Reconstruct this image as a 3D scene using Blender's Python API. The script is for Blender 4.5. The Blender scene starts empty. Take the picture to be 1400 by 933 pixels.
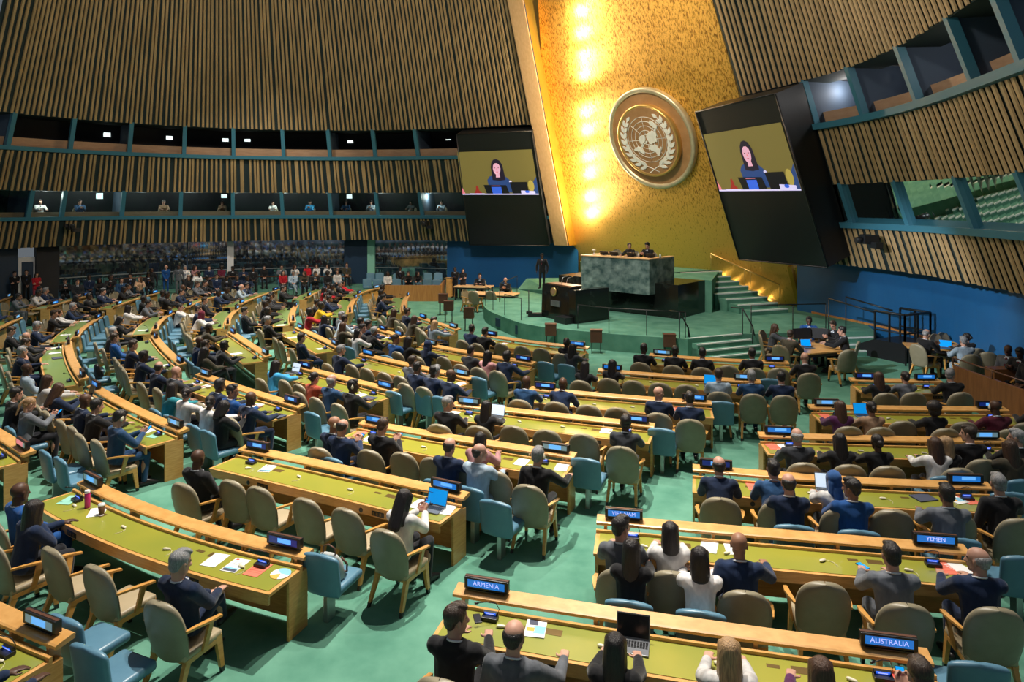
import bpy, bmesh, math, random
from mathutils import Vector, Matrix
random.seed(7)
C = bpy.context.scene.collection
PI = math.pi
F, HZ, H = 933.33, 280.0, 5.1          # focal length in px of the 1400 px wide frame, horizon row, eye height


def at(px, py, z):
    Y = F * (H - z) / (py - HZ)
    return Vector(((px - 700) / F * Y, Y, z))


def at_depth(px, py, Y):
    return Vector(((px - 700) / F * Y, Y, H - (py - HZ) / F * Y))


def on_plane(px, py, P, N):
    d = Vector(((px - 700) / F, 1, -(py - HZ) / F))
    o = Vector((0, 0, H))
    return o + d * ((P - o).dot(N) / d.dot(N))


# ---------------------------------------------------------------- materials
def ramp_noise(nt, scale, c0, c1, stretch=(1, 1, 1), detail=4, lo=.35, hi=.65, coord='Object', rough=.55):
    tc = nt.nodes.new('ShaderNodeTexCoord'); mp = nt.nodes.new('ShaderNodeMapping')
    mp.inputs['Scale'].default_value = stretch
    nz = nt.nodes.new('ShaderNodeTexNoise'); nz.inputs['Scale'].default_value = scale
    nz.inputs['Detail'].default_value = detail; nz.inputs['Roughness'].default_value = rough
    cr = nt.nodes.new('ShaderNodeValToRGB')
    cr.color_ramp.elements[0].position = lo; cr.color_ramp.elements[1].position = hi
    cr.color_ramp.elements[0].color = (*c0, 1); cr.color_ramp.elements[1].color = (*c1, 1)
    nt.links.new(tc.outputs[coord], mp.inputs[0]); nt.links.new(mp.outputs[0], nz.inputs['Vector'])
    nt.links.new(nz.outputs['Fac'], cr.inputs[0])
    return cr, nz


def mat(name, c, rough=.6, metal=0., c2=None, scale=8, stretch=(1, 1, 1), bump=0., emit=0., coat=0., lo=.35, hi=.65, spec=.5, detail=4, coord='Object'):
    m = bpy.data.materials.new(name); m.use_nodes = True
    nt = m.node_tree; b = nt.nodes['Principled BSDF']
    b.inputs['Roughness'].default_value = rough; b.inputs['Metallic'].default_value = metal
    b.inputs['Base Color'].default_value = (*c, 1); b.inputs['Specular IOR Level'].default_value = spec
    b.inputs['Coat Weight'].default_value = coat; b.inputs['Coat Roughness'].default_value = .32
    if emit:
        b.inputs['Emission Color'].default_value = (*c, 1); b.inputs['Emission Strength'].default_value = emit
    if c2 is not None or bump:
        cr, nz = ramp_noise(nt, scale, c, c2 or c, stretch, detail, lo, hi, coord)
        nt.links.new(cr.outputs[0], b.inputs['Base Color'])
        if bump:
            bp = nt.nodes.new('ShaderNodeBump'); bp.inputs['Strength'].default_value = bump; bp.inputs['Distance'].default_value = .01
            nt.links.new(nz.outputs['Fac'], bp.inputs['Height']); nt.links.new(bp.outputs[0], b.inputs['Normal'])
    return m


def tint_mat(name, rough, scale, amount, bump=0., spec=.3, sheen=0., stretch=(1, 1, 1)):
    """colour comes from each object's own colour, broken up by noise"""
    m = bpy.data.materials.new(name); m.use_nodes = True
    nt = m.node_tree; b = nt.nodes['Principled BSDF']
    oi = nt.nodes.new('ShaderNodeObjectInfo')
    cr, nz = ramp_noise(nt, scale, (1 - amount,) * 3, (1 + amount,) * 3, stretch)
    mx = nt.nodes.new('ShaderNodeMix'); mx.data_type = 'RGBA'; mx.blend_type = 'MULTIPLY'; mx.inputs['Factor'].default_value = 1
    nt.links.new(oi.outputs['Color'], mx.inputs['A']); nt.links.new(cr.outputs[0], mx.inputs['B'])
    nt.links.new(mx.outputs['Result'], b.inputs['Base Color'])
    b.inputs['Roughness'].default_value = rough; b.inputs['Specular IOR Level'].default_value = spec
    b.inputs['Sheen Weight'].default_value = sheen
    if bump:
        bp = nt.nodes.new('ShaderNodeBump'); bp.inputs['Strength'].default_value = bump; bp.inputs['Distance'].default_value = .02
        nt.links.new(nz.outputs['Fac'], bp.inputs['Height']); nt.links.new(bp.outputs[0], b.inputs['Normal'])
    return m


M = {}
M['cloth'] = tint_mat('woven_cloth', .85, 9, .22, .5, .2, .15, (1, 1, .5))
M['skin'] = tint_mat('skin', .5, 12, .06, 0, .35)
M['hair'] = tint_mat('hair', .38, 40, .35, .6, .5, 0, (3, 3, .3))
M['eye'] = mat('eye_dark', (.03, .02, .02), .3)
M['lip'] = mat('lips', (.30, .10, .09), .5)
M['shoe'] = mat('black_shoe_leather', (.012, .011, .011), .35)
M['shirt'] = mat('white_shirt', (.72, .74, .78), .8, c2=(.62, .64, .7), scale=20)
M['wood'] = mat('oak_veneer', (.56, .28, .075), .34, c2=(.68, .37, .12), scale=5, stretch=(1.2, 1.2, 9), detail=6, coat=.15)
M['wood_dark'] = mat('walnut_veneer', (.10, .035, .017), .4, c2=(.15, .055, .025), scale=6, stretch=(1, 1, 8))
M['wood_pale'] = mat('pale_maple_trim', (.72, .43, .20), .45, c2=(.80, .50, .25), scale=3, stretch=(4, 4, .4))
M['inlay'] = mat('olive_desk_leather', (.20, .24, .03), .30, c2=(.34, .315, .03), scale=.55, spec=.9, coat=.3, lo=.3, hi=.7)  # green leather with the gold wall's yellow reflection painted into its colour
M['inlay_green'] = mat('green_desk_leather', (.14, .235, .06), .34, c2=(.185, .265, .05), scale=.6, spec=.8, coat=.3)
M['plate'] = mat('bronze_socket_plate', (.16, .10, .03), .4, .5)
M['black'] = mat('black_plastic', (.012, .012, .014), .35)
M['rail'] = mat('black_painted_steel', (.015, .016, .018), .4, .3)
M['steel'] = mat('brushed_steel', (.45, .46, .47), .35, .9)
M['carpet'] = mat('green_carpet', (.07, .205, .145), .95, c2=(.135, .315, .23), scale=1.6, bump=.3, lo=.3, hi=.7, spec=.1, detail=8)
M['tan'] = mat('taupe_leather', (.225, .195, .125), .42, c2=(.26, .225, .15), scale=6, bump=.08)
M['tan_seat'] = mat('beige_leather_seat', (.36, .29, .18), .45, c2=(.40, .32, .20), scale=6)
M['chairwood'] = mat('honey_oak_chair_frame', (.52, .25, .055), .35, c2=(.60, .31, .08), scale=7, stretch=(1, 1, 5), coat=.2)
M['blue'] = mat('steel_blue_leather', (.085, .20, .29), .38, c2=(.10, .225, .32), scale=6, bump=.06)
M['slat'] = mat('oak_wall_slats', (.33, .22, .10), .5, c2=(.46, .31, .15), scale=1.6, stretch=(1, 1, .25), detail=3)
M['backing'] = mat('dark_teal_backing', (.012, .026, .028), .8)
M['teal'] = mat('teal_painted_steel', (.045, .18, .26), .45)
M['booth'] = mat('booth_lining_dark', (.012, .013, .018), .7)
M['boothblue'] = mat('booth_lining_slate', (.06, .09, .14), .7)
M['boothwood'] = mat('booth_desk_front', (.46, .27, .16), .5, c2=(.54, .33, .2), scale=2, stretch=(1, 1, 5))
M['paint'] = mat('cobalt_wall_paint', (.004, .085, .235), .55, c2=(.006, .10, .265), scale=.6)
M['paint_dark'] = mat('navy_wall_paint', (.006, .03, .07), .55)
M['marble'] = mat('green_marble', (.05, .10, .098), .25, c2=(.30, .40, .37), scale=2.6, detail=12, lo=.36, hi=.74, stretch=(1, 1, 1.2))
M['marble_dark'] = mat('black_marble', (.008, .010, .009), .14, c2=(.04, .05, .045), scale=2.2, detail=9, lo=.55, hi=.85)
M['white'] = mat('white_edge_strip', (.75, .8, .78), .5)
M['paper'] = mat('white_paper', (.78, .78, .76), .8)
M['coral'] = mat('coral_paper', (.75, .17, .10), .7)
M['red'] = mat('red_cover', (.65, .06, .04), .6)
M['mint'] = mat('mint_paper', (.25, .55, .42), .8)
M['sky'] = mat('light_blue_print', (.22, .50, .68), .7)
M['orange'] = mat('orange_print', (.80, .38, .06), .7)
M['ink'] = mat('dark_print', (.05, .06, .10), .7)
M['cream'] = mat('cream_plastic', (.66, .60, .44), .4)
M['pink'] = mat('pink_bottle', (.55, .02, .16), .3)
M['coffee'] = mat('coffee_cup_plastic', (.14, .07, .035), .2)
M['frost'] = mat('frosted_white', (.7, .7, .72), .3)
M['bag'] = mat('grey_canvas_bag', (.38, .40, .40), .8, c2=(.45, .47, .46), scale=14)
M['strap'] = mat('brown_strap', (.12, .05, .03), .5)
M['lcd'] = mat('blue_lcd', (.02, .11, .75), .3, emit=1.0)
M['lcd_white'] = mat('lcd_white_text', (.42, .48, 1.0), .3, emit=1.1)
M['sign_blue'] = mat('sign_display_blue', (.012, .17, .62), .3, emit=.75)
M['sign_light'] = mat('sign_display_light', (.12, .42, .95), .3, emit=.9)
M['sign_grey'] = mat('sign_display_grey', (.16, .27, .33), .3, emit=.55)
M['sign_deep'] = mat('sign_display_deep', (.004, .02, .16), .3, emit=.7)
M['sign_pink'] = mat('sign_display_pink', (.8, .2, .3), .3, emit=.7)
M['screen_blue'] = mat('laptop_screen_blue', (.0, .22, .62), .3, emit=.95)
M['screen_off'] = mat('laptop_screen_off', (.01, .012, .016), .15)
M['screen_white'] = mat('laptop_screen_white', (.55, .66, .8), .3, emit=.9)
M['laptop'] = mat('laptop_grey', (.18, .19, .21), .35, .4)
M['lampglow'] = mat('lamp_diffuser', (1, .86, .55), .5, emit=30)
M['exitlight'] = mat('booth_light_panel', (.8, .92, .9), .5, emit=1.6)
M['silver'] = mat('emblem_silver', (.66, .72, .80), .5, 0., c2=(.76, .81, .88), scale=3)
M['bronze'] = mat('emblem_bronze', (.33, .19, .095), .45, .2, c2=(.40, .24, .13), scale=2.5)
M['brass'] = mat('brass', (.75, .50, .18), .3, .8)
M['ring'] = mat('emblem_rim', (.50, .47, .36), .38, .6, c2=(.62, .58, .46), scale=4)
M['cherry'] = mat('cherry_panelling', (.20, .072, .022), .4, c2=(.28, .11, .035), scale=4, stretch=(3, 3, .4))
M['amber'] = mat('amber_panelling', (.40, .17, .045), .4, c2=(.50, .23, .07), scale=4, stretch=(3, 3, .4))
M['desk_glow'] = mat('warm_strip_lamp', (1, .70, .10), .5, emit=7.5)
M['speaker'] = mat('brown_speaker_veneer', (.085, .032, .018), .45, c2=(.11, .042, .022), scale=5)
M['monitor'] = mat('screen_frame_black', (.008, .009, .011), .45)


def glass_mat():
    m = bpy.data.materials.new('tinted_glass'); m.use_nodes = True
    nt = m.node_tree; nt.nodes.remove(nt.nodes['Principled BSDF'])
    out = nt.nodes['Material Output']
    g = nt.nodes.new('ShaderNodeBsdfGlossy'); g.inputs['Roughness'].default_value = .03; g.inputs['Color'].default_value = (.75, .85, .85, 1)
    t = nt.nodes.new('ShaderNodeBsdfTransparent'); t.inputs['Color'].default_value = (.62, .72, .72, 1)
    mx = nt.nodes.new('ShaderNodeMixShader'); fr = nt.nodes.new('ShaderNodeFresnel'); fr.inputs[0].default_value = 1.33
    nt.links.new(fr.outputs[0], mx.inputs[0]); nt.links.new(t.outputs[0], mx.inputs[1]); nt.links.new(g.outputs[0], mx.inputs[2])
    nt.links.new(mx.outputs[0], out.inputs[0])
    return m


M['glass'] = glass_mat()
M['mirror'] = mat('dark_reflective_glass', (.42, .50, .56), .04, .95, c2=(.14, .19, .25), scale=2.5)


def gold_mat():
    m = bpy.data.materials.new('gold_leaf_wall'); m.use_nodes = True
    nt = m.node_tree; b = nt.nodes['Principled BSDF']
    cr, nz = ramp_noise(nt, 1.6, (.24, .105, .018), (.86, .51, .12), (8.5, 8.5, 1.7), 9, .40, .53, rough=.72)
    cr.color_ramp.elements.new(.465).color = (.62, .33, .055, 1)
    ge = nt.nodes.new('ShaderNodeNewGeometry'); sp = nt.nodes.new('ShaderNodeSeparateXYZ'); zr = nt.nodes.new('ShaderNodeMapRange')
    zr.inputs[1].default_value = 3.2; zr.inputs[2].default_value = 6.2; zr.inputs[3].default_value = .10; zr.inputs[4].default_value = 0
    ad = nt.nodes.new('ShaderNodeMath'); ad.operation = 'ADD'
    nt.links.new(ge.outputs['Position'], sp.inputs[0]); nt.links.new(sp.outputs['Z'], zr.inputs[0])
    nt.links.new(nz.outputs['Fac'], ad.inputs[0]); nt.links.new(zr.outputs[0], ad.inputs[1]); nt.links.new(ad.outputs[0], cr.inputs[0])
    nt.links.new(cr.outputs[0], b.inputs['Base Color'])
    r2 = nt.nodes.new('ShaderNodeMapRange'); r2.inputs[3].default_value = .30; r2.inputs[4].default_value = .42
    nt.links.new(nz.outputs['Fac'], r2.inputs[0]); nt.links.new(r2.outputs[0], b.inputs['Roughness'])
    b.inputs['Metallic'].default_value = .72
    bp = nt.nodes.new('ShaderNodeBump'); bp.inputs['Strength'].default_value = .55; bp.inputs['Distance'].default_value = .05
    nt.links.new(nz.outputs['Fac'], bp.inputs['Height']); nt.links.new(bp.outputs[0], b.inputs['Normal'])
    return m


M['gold'] = gold_mat()
M['gold_plain'] = mat('gold_panel', (.62, .34, .035), .42, .6, c2=(.70, .40, .05), scale=1.2)


# ---------------------------------------------------------------- mesh helpers
def box(bm, c, s, R=None, mi=0, bev=0.):
    r = bmesh.ops.create_cube(bm, size=1, matrix=Matrix.Translation(c) @ (R or Matrix.Identity(4)) @ Matrix.Diagonal((*s, 1)))
    fs = {f for v in r['verts'] for f in v.link_faces}
    for f in fs: f.material_index = mi
    if bev:
        es = list({e for v in r['verts'] for e in v.link_edges})
        q = bmesh.ops.bevel(bm, geom=es, offset=bev, segments=2, affect='EDGES', profile=.6)
        for f in q['faces']: f.material_index = mi


def tube(bm, pts, r, seg=8, mi=0, r2=None):
    """round bar through points"""
    pts = [Vector(p) for p in pts]; n = len(pts); rings = []
    for i, p in enumerate(pts):
        t = (pts[min(i + 1, n - 1)] - pts[max(i - 1, 0)]).normalized()
        a = t.cross(Vector((0, 0, 1)));
        if a.length < .05: a = t.cross(Vector((1, 0, 0)))
        a.normalize(); b = t.cross(a)
        rr = r if r2 is None else r + (r2 - r) * i / (n - 1)
        rings.append([bm.verts.new(p + (a * math.cos(k * 2 * PI / seg) + b * math.sin(k * 2 * PI / seg)) * rr) for k in range(seg)])
    for i in range(n - 1):
        for k in range(seg):
            f = bm.faces.new((rings[i][k], rings[i][(k + 1) % seg], rings[i + 1][(k + 1) % seg], rings[i + 1][k])); f.material_index = mi; f.smooth = True
    for q, ring in ((0, rings[0][::-1]), (1, rings[-1])):
        f = bm.faces.new(ring); f.material_index = mi


def lathe(bm, prof, c=(0, 0, 0), seg=24, mi=0, R=None, caps=True):
    R = R or Matrix.Identity(4); c = Vector(c); rings = []
    for r, z in prof:
        rings.append([bm.verts.new(c + R @ Vector((r * math.cos(k * 2 * PI / seg), r * math.sin(k * 2 * PI / seg), z))) for k in range(seg)])
    for i in range(len(prof) - 1):
        for k in range(seg):
            f = bm.faces.new((rings[i][k], rings[i][(k + 1) % seg], rings[i + 1][(k + 1) % seg], rings[i + 1][k])); f.material_index = mi; f.smooth = True
    for ring in (rings[0][::-1], rings[-1]) if caps else ():
        f = bm.faces.new(ring); f.material_index = mi


ICO = {}
def ico(sub):
    if sub not in ICO:
        b = bmesh.new(); bmesh.ops.create_icosphere(b, subdivisions=sub, radius=1)
        b.verts.ensure_lookup_table(); ICO[sub] = [v.co.copy() for v in b.verts]; b.free()
    return ICO[sub]


def hull(bm, balls, sub=2):
    """convex hull of ellipsoids (centre, radius or (rx,ry,rz)[, rotation])"""
    t = bmesh.new()
    for bl in balls:
        c, r = Vector(bl[0]), bl[1]
        r = (r, r, r) if not isinstance(r, (tuple, list)) else r
        for u in ico(sub):
            p = Vector((u.x * r[0], u.y * r[1], u.z * r[2])); t.verts.new(c + (bl[2] @ p if len(bl) > 2 else p))
    q = bmesh.ops.convex_hull(t, input=list(t.verts))
    junk = [v for v in t.verts if not v.link_faces]
    for v in junk: t.verts.remove(v)
    me = bpy.data.meshes.new('tmp'); t.to_mesh(me); t.free(); bm.from_mesh(me); bpy.data.meshes.remove(me)


def prism(bm, ring0, ring1, mi=0):
    a = [bm.verts.new(p) for p in ring0]; b = [bm.verts.new(p) for p in ring1]; n = len(a)
    for f in [bm.faces.new(a[::-1]), bm.faces.new(b)] + [bm.faces.new((a[i], a[(i + 1) % n], b[(i + 1) % n], b[i])) for i in range(n)]:
        f.material_index = mi


def mesh_of(name, bm, mats, smooth=False):
    bmesh.ops.recalc_face_normals(bm, faces=bm.faces)
    me = bpy.data.meshes.new(name); bm.to_mesh(me); bm.free()
    for m in (mats if isinstance(mats, (list, tuple)) else [mats]): me.materials.append(M[m] if isinstance(m, str) else m)
    if smooth:
        for p in me.polygons: p.use_smooth = True
    return me


def link(name, me, parent=None, mw=None):
    o = bpy.data.objects.new(name, me); C.objects.link(o)
    if parent: o.parent = parent
    if mw is not None: o.matrix_local = mw
    return o


def obj(name, bm, mats, parent=None, mw=None, smooth=False):
    return link(name, mesh_of(name, bm, mats, smooth), parent, mw)


def remesh(bm, voxel, smooth, name):
    me = bpy.data.meshes.new('raw'); bm.to_mesh(me); bm.free()
    o = bpy.data.objects.new('raw', me); C.objects.link(o)
    md = o.modifiers.new('r', 'REMESH'); md.mode = 'VOXEL'; md.voxel_size = voxel; md.use_smooth_shade = True
    if smooth:
        sm = o.modifiers.new('s', 'SMOOTH'); sm.iterations = smooth; sm.factor = .5
    bpy.context.view_layer.update()
    ev = o.evaluated_get(bpy.context.evaluated_depsgraph_get())
    out = bpy.data.meshes.new_from_object(ev); out.name = name
    bpy.data.objects.remove(o); bpy.data.meshes.remove(me)
    for p in out.polygons: p.use_smooth = True
    return out


LABELS = {}
def tag(o, label, cat, group=None):
    o['label'] = label; o['category'] = cat
    if group: o['group'] = group
    LABELS.setdefault(label, []).append(o.name)
    return o


def thing(name, label, cat, loc=(0, 0, 0), rz=0, group=None):
    o = bpy.data.objects.new(name, None); o.empty_display_size = .1; C.objects.link(o)
    o.location = loc; o.rotation_euler = (0, 0, rz)
    return tag(o, label, cat, group)


def struct(name, bm, mats, parent=None, smooth=False):
    o = obj(name, bm, mats, parent, smooth=smooth)
    if not parent: o['kind'] = 'structure'
    return o


ORD = 'zeroth first second third fourth fifth sixth seventh eighth ninth tenth eleventh twelfth thirteenth fourteenth fifteenth sixteenth seventeenth eighteenth nineteenth twentieth twenty-first twenty-second twenty-third twenty-fourth twenty-fifth twenty-sixth twenty-seventh twenty-eighth twenty-ninth thirtieth'.split()
# ---------------------------------------------------------------- people: one continuous skin per pose, clothes and hair as children
def ik(S, W, l1, l2, pole):
    d = W - S; L = min(d.length, (l1 + l2) * .985); dn = d.normalized(); W = S + dn * L
    a = (l1 * l1 - l2 * l2 + L * L) / (2 * L); h = math.sqrt(max(l1 * l1 - a * a, 1e-6))
    po = pole - dn * pole.dot(dn); po.normalize()
    return S + dn * a + po * h, W


# lean, head yaw, head pitch, left wrist, right wrist, left palm, right palm, legs
POSE = {
    'u': dict(lean=8, yaw=0, pitch=-8, lw=(-.15, .50, .80), rw=(.15, .52, .80)),
    'f': dict(lean=24, yaw=6, pitch=-6, lw=(-.10, .55, .80), rw=(.14, .57, .80)),
    'b': dict(lean=-7, yaw=8, pitch=-4, lw=(-.08, .27, .64), rw=(.07, .29, .64)),
    'c': dict(lean=10, yaw=24, pitch=-4, lw=(-.14, .48, .80), rw=(.055, .27, 1.06), chin=1),
    'p': dict(lean=4, yaw=0, pitch=-24, lw=(-.05, .40, .86), rw=(.07, .40, .86), phone=1),
    'L': dict(lean=6, yaw=48, pitch=-4, lw=(-.16, .48, .80), rw=(.12, .50, .80)),
    'R': dict(lean=6, yaw=-48, pitch=-4, lw=(-.13, .49, .80), rw=(.15, .48, .80)),
    'x': dict(lean=-9, yaw=-14, pitch=-12, lw=(-.03, .32, .68), rw=(.09, .33, .72), cross=1),
    'a': dict(lean=10, yaw=-8, pitch=-6, lw=(-.10, .30, .66), rw=(.33, .50, .80)),
    'S': dict(stand=1, lean=0, yaw=10, pitch=-4, lw=(.06, .17, 1.10), rw=(-.05, .19, 1.14)),
    'T': dict(stand=1, lean=2, yaw=-14, pitch=-6, lw=(-.05, .16, .90), rw=(.05, .17, .90)),
    'D': dict(stand=1, lean=0, yaw=35, pitch=0, lw=(-.27, .03, .84), rw=(.27, .03, .84)),
}
PEOPLE = {}
PS = 1.10       # overall body scale


def limb_mesh(bm, pts, rad):
    for i in range(len(pts) - 1):
        hull(bm, [(pts[i], rad[i]), (pts[i + 1], rad[i + 1])])


def hand(bm, W, d, pn, side, curl):
    """palm, four fingers of different length with a knuckle bend, thumb from the side of the palm"""
    d = d.normalized(); pn = (pn - d * pn.dot(d)).normalized(); s = d.cross(pn) * side      # s points to the thumb side
    hull(bm, [(W, .024), (W + d * .045 + s * .022, (.017,) * 3), (W + d * .045 - s * .022, (.017,) * 3),
              (W + d * .088 + s * .028, (.013,) * 3), (W + d * .088 - s * .028, (.012,) * 3)])
    for k, (o, l) in enumerate(((.030, .066), (.010, .078), (-.010, .072), (-.029, .056))):
        a = W + d * .088 + s * o
        d1 = (d + pn * curl * .45).normalized(); d2 = (d + pn * curl * 1.5).normalized()
        b = a + d1 * l * .55; c = b + d2 * l * .5
        hull(bm, [(a, .0105), (b, .0095)]); hull(bm, [(b, .0095), (c, .008)])
    a = W + d * .028 + s * .026; b = a + (d * .5 + s * .75 + pn * .2 * curl).normalized() * .045; c = b + (d * .9 + s * .15 + pn * .3 * curl).normalized() * .034
    hull(bm, [(a, .014), (b, .0115)]); hull(bm, [(b, .0115), (c, .009)])


def person_proto(key, sex):
    if (key, sex) in PEOPLE: return PEOPLE[key, sex]
    p = POSE[key]; f = sex == 'f'; stand = p.get('stand')
    P = Vector((0, 0, .95 if stand else .545)); lean = math.radians(p['lean'])
    R = Matrix.Rotation(-lean, 3, 'X')
    k = .93 if f else 1.0
    T = lambda x, y, z: P + R @ Vector((x * k, y * k, z * k))
    N = T(0, -.005, .475)
    head_c = N + Vector((0, .035 + .05 * math.sin(lean), .158 * k))
    HR = Matrix.Rotation(math.radians(p['yaw']), 3, 'Z') @ Matrix.Rotation(math.radians(p['pitch']), 3, 'X')
    hs = 1.02 if f else 1.06
    hd = lambda x, y, z: head_c + HR @ (Vector((x, y, z)) * hs)
    E3 = HR
    sw = .156 if f else .195
    Sh = {s: T(s * sw / k, -.01, .425) for s in (-1, 1)}
    W, EL = {}, {}
    for s, w in ((-1, p['lw']), (1, p['rw'])):
        w = Vector(w)
        pole = Vector((s * .55, -.45, -.7)) if not stand else Vector((s * .8, -.6, -.3))
        if p.get('chin') and s == 1: w = hd(.03, .085, -.205); pole = Vector((.7, .1, -.8))
        EL[s], W[s] = ik(Sh[s], w, .285 * k, .25 * k, pole)
    if stand:
        hip = {s: Vector((s * .085, 0, .93)) for s in (-1, 1)}; knee = {s: Vector((s * .095, .02, .50)) for s in (-1, 1)}
        ank = {s: Vector((s * .10, -.01 + (.05 if s > 0 else 0), .085)) for s in (-1, 1)}; toe = {s: ank[s] + Vector((s * .035, .17, -.05)) for s in (-1, 1)}
    else:
        hip = {s: Vector((s * .085, .02, .535)) for s in (-1, 1)}; knee = {s: Vector((s * .105, .44, .515)) for s in (-1, 1)}
        ank = {s: Vector((s * .11, .40, .085)) for s in (-1, 1)}; toe = {s: ank[s] + Vector((s * .02, .17, -.05)) for s in (-1, 1)}
        if p.get('cross'):
            knee[1] = Vector((-.01, .43, .60)); ank[1] = Vector((-.12, .60, .27)); toe[1] = ank[1] + Vector((-.02, .16, -.03))
    # ---- body
    bm = bmesh.new()
    hull(bm, [(hd(0, -.014, .035), (.075 * hs, .093 * hs, .082 * hs), E3)], 3)
    hull(bm, [(hd(0, .022, .0), (.063, .060, .055), E3), (hd(0, .060, -.098), (.024, .020, .018), E3), (hd(.042, .015, -.068), .022), (hd(-.042, .015, -.068), .022)])
    hull(bm, [(hd(0, .082, .012), .009), (hd(0, .104, -.028), .0115), (hd(.013, .088, -.032), .008), (hd(-.013, .088, -.032), .008)])
    hull(bm, [(hd(.018, .077, -.062), .0075), (hd(-.018, .077, -.062), .0075), (hd(0, .084, -.060), .008)])
    hull(bm, [(hd(.042, .066, .022), .010), (hd(-.042, .066, .022), .010), (hd(0, .078, .024), .009)])       # brow ridge
    for s in (-1, 1):
        hull(bm, [(hd(s * .076, -.008, .012), (.010, .018, .018), E3), (hd(s * .074, -.004, -.028), (.008, .012, .012), E3)])
    nr = .047 if f else .056
    hull(bm, [(hd(0, -.025, -.055), nr), (N + Vector((0, -.005, -.02)), nr * 1.08)])
    hull(bm, [(N, .05), (T(.11, -.01, .42), .035), (T(-.11, -.01, .42), .035), (T(0, 0, .30), (.10, .07, .07))])
    hull(bm, [(T(0, 0, .30), (.10, .07, .07)), (P + Vector((0, 0, .02)), (.12, .09, .07))])
    for s in (-1, 1):
        limb_mesh(bm, [T(s * .11, -.01, .42), Sh[s], EL[s]], [.035, .034, .030]); limb_mesh(bm, [EL[s], W[s]], [.034, .024])
        fd = (W[s] - EL[s]).normalized()
        if p.get('chin') and s == 1: d, pn, cu = (hd(-.012, .088, -.10) - W[s]), Vector((-.6, -.6, .0)), .9
        elif p.get('phone'): d, pn, cu = fd * .5 + Vector((-s * .5, .5, .25)), Vector((-s * .8, 0, .6)), .8
        elif stand and key == 'S': d, pn, cu = fd, Vector((0, -1, -.2)), .5
        else: d, pn, cu = fd * .45 + Vector((-s * .12, .55, -.02 if not stand else -.5)), Vector((0, .0, -1) if not stand else (-s, 0, -.1)), .42
        hand(bm, W[s], d, pn, s if pn.z < .3 else s, cu)
        limb_mesh(bm, [P + Vector((s * .06, 0, 0)), hip[s], knee[s]], [.07, .06, .048])
        limb_mesh(bm, [knee[s], knee[s] * .6 + ank[s] * .4 + Vector((0, -.02, 0)), ank[s], toe[s] - Vector((0, .03, 0))], [.047, .05, .033, .026])
    me = remesh(bm, .0085, 2, 'person_body_mesh')
    for nme in ('skin', 'eye', 'lip'): me.materials.append(M[nme])
    inv = HR.transposed()
    for po in me.polygons:
        q = inv @ (po.center - head_c) / hs
        if q.y > .05:
            if abs(abs(q.x) - .031) < .0125 and abs(q.z - .004) < .0075: po.material_index = 1
            elif abs(abs(q.x) - .033) < .018 and abs(q.z - .027) < .0045: po.material_index = 1
            elif abs(q.x) < .024 and abs(q.z + .062) < .0085: po.material_index = 2
    # ---- top (jacket or blouse)
    bm = bmesh.new()
    hipw = .168 if f else .165
    hull(bm, [(T(0, -.005, .0), (hipw, .128, .10)), (T(0, 0, .2), (.145 if f else .172, .122, .09))])
    hull(bm, [(T(0, 0, .2), (.145 if f else .172, .122, .09)), (T(0, .012, .35), (.160 if f else .186, .132, .10))])
    sx = .128 if f else .150
    hull(bm, [(T(0, .012, .35), (.160 if f else .186, .132, .10)), (T(sx, -.012, .425), (.066, .076, .055)), (T(-sx, -.012, .425), (.066, .076, .055))])
    hull(bm, [(T(sx, -.012, .432), (.064, .072, .050)), (T(-sx, -.012, .432), (.064, .072, .050)), (T(0, -.014, .488), (.074, .068, .022))])
    for s in (-1, 1):
        limb_mesh(bm, [Sh[s] * .9 + T(0, -.01, .42) * .1, EL[s]], [.074, .060])
        limb_mesh(bm, [EL[s], EL[s] + (W[s] - EL[s]) * .95], [.061, .044])
    if stand: hull(bm, [(P + Vector((0, 0, .02)), (.168, .125, .1)), (P + Vector((0, 0, -.14)), (.178, .13, .04))])
    top = remesh(bm, .0125, 3, 'jacket_mesh'); top.materials.append(M['cloth'])
    # ---- trousers
    bm = bmesh.new()
    hull(bm, [(P + Vector((0, -.01, -.01)), (.155, .12, .085)), (hip[1] + Vector((.0, .03, 0)), .082), (hip[-1] + Vector((0, .03, 0)), .082)])
    for s in (-1, 1):
        limb_mesh(bm, [hip[s], knee[s]], [.084, .064]); limb_mesh(bm, [knee[s], ank[s] + Vector((0, 0, .02))], [.063, .049])
    tr = remesh(bm, .014, 3, 'trousers_mesh'); tr.materials.append(M['cloth'])
    # ---- shoes
    sh = []
    for s in (-1, 1):
        bm = bmesh.new()
        hull(bm, [(ank[s] + Vector((0, -.045, -.035)), (.036, .04, .04)), (ank[s] + Vector((0, .03, -.01)), (.037, .05, .045)), (toe[s], (.042, .05, .026))])
        for v in bm.verts: v.co.z = max(v.co.z, .003)
        sh.append(mesh_of('shoe_mesh', bm, 'shoe', True))
    # ---- shirt: collar band and the front between the lapels, with a tie
    bm = bmesh.new()
    cn = N + (head_c - N) * .10
    tube(bm, [cn + R @ Vector((math.cos(a) * .064 * k, math.sin(a) * .064 * k - .006, .018 * math.sin(a * 1 + PI))) for a in [i * 2 * PI / 16 for i in range(17)]], .0085, 6)
    A = [T(.048, .062, .455), T(-.048, .062, .455), T(0, .1345, .20)]
    prism(bm, [q + R @ Vector((0, .012, .004)) for q in A], [q - R @ Vector((0, .05, 0)) for q in A])
    B = [T(.018, .082, .445), T(-.018, .082, .445), T(-.022, .132, .27), T(0, .138, .22), T(.022, .132, .27)]
    prism(bm, [q + R @ Vector((0, .016, .006)) for q in B], [q - R @ Vector((0, .03, 0)) for q in B], 1)
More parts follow.
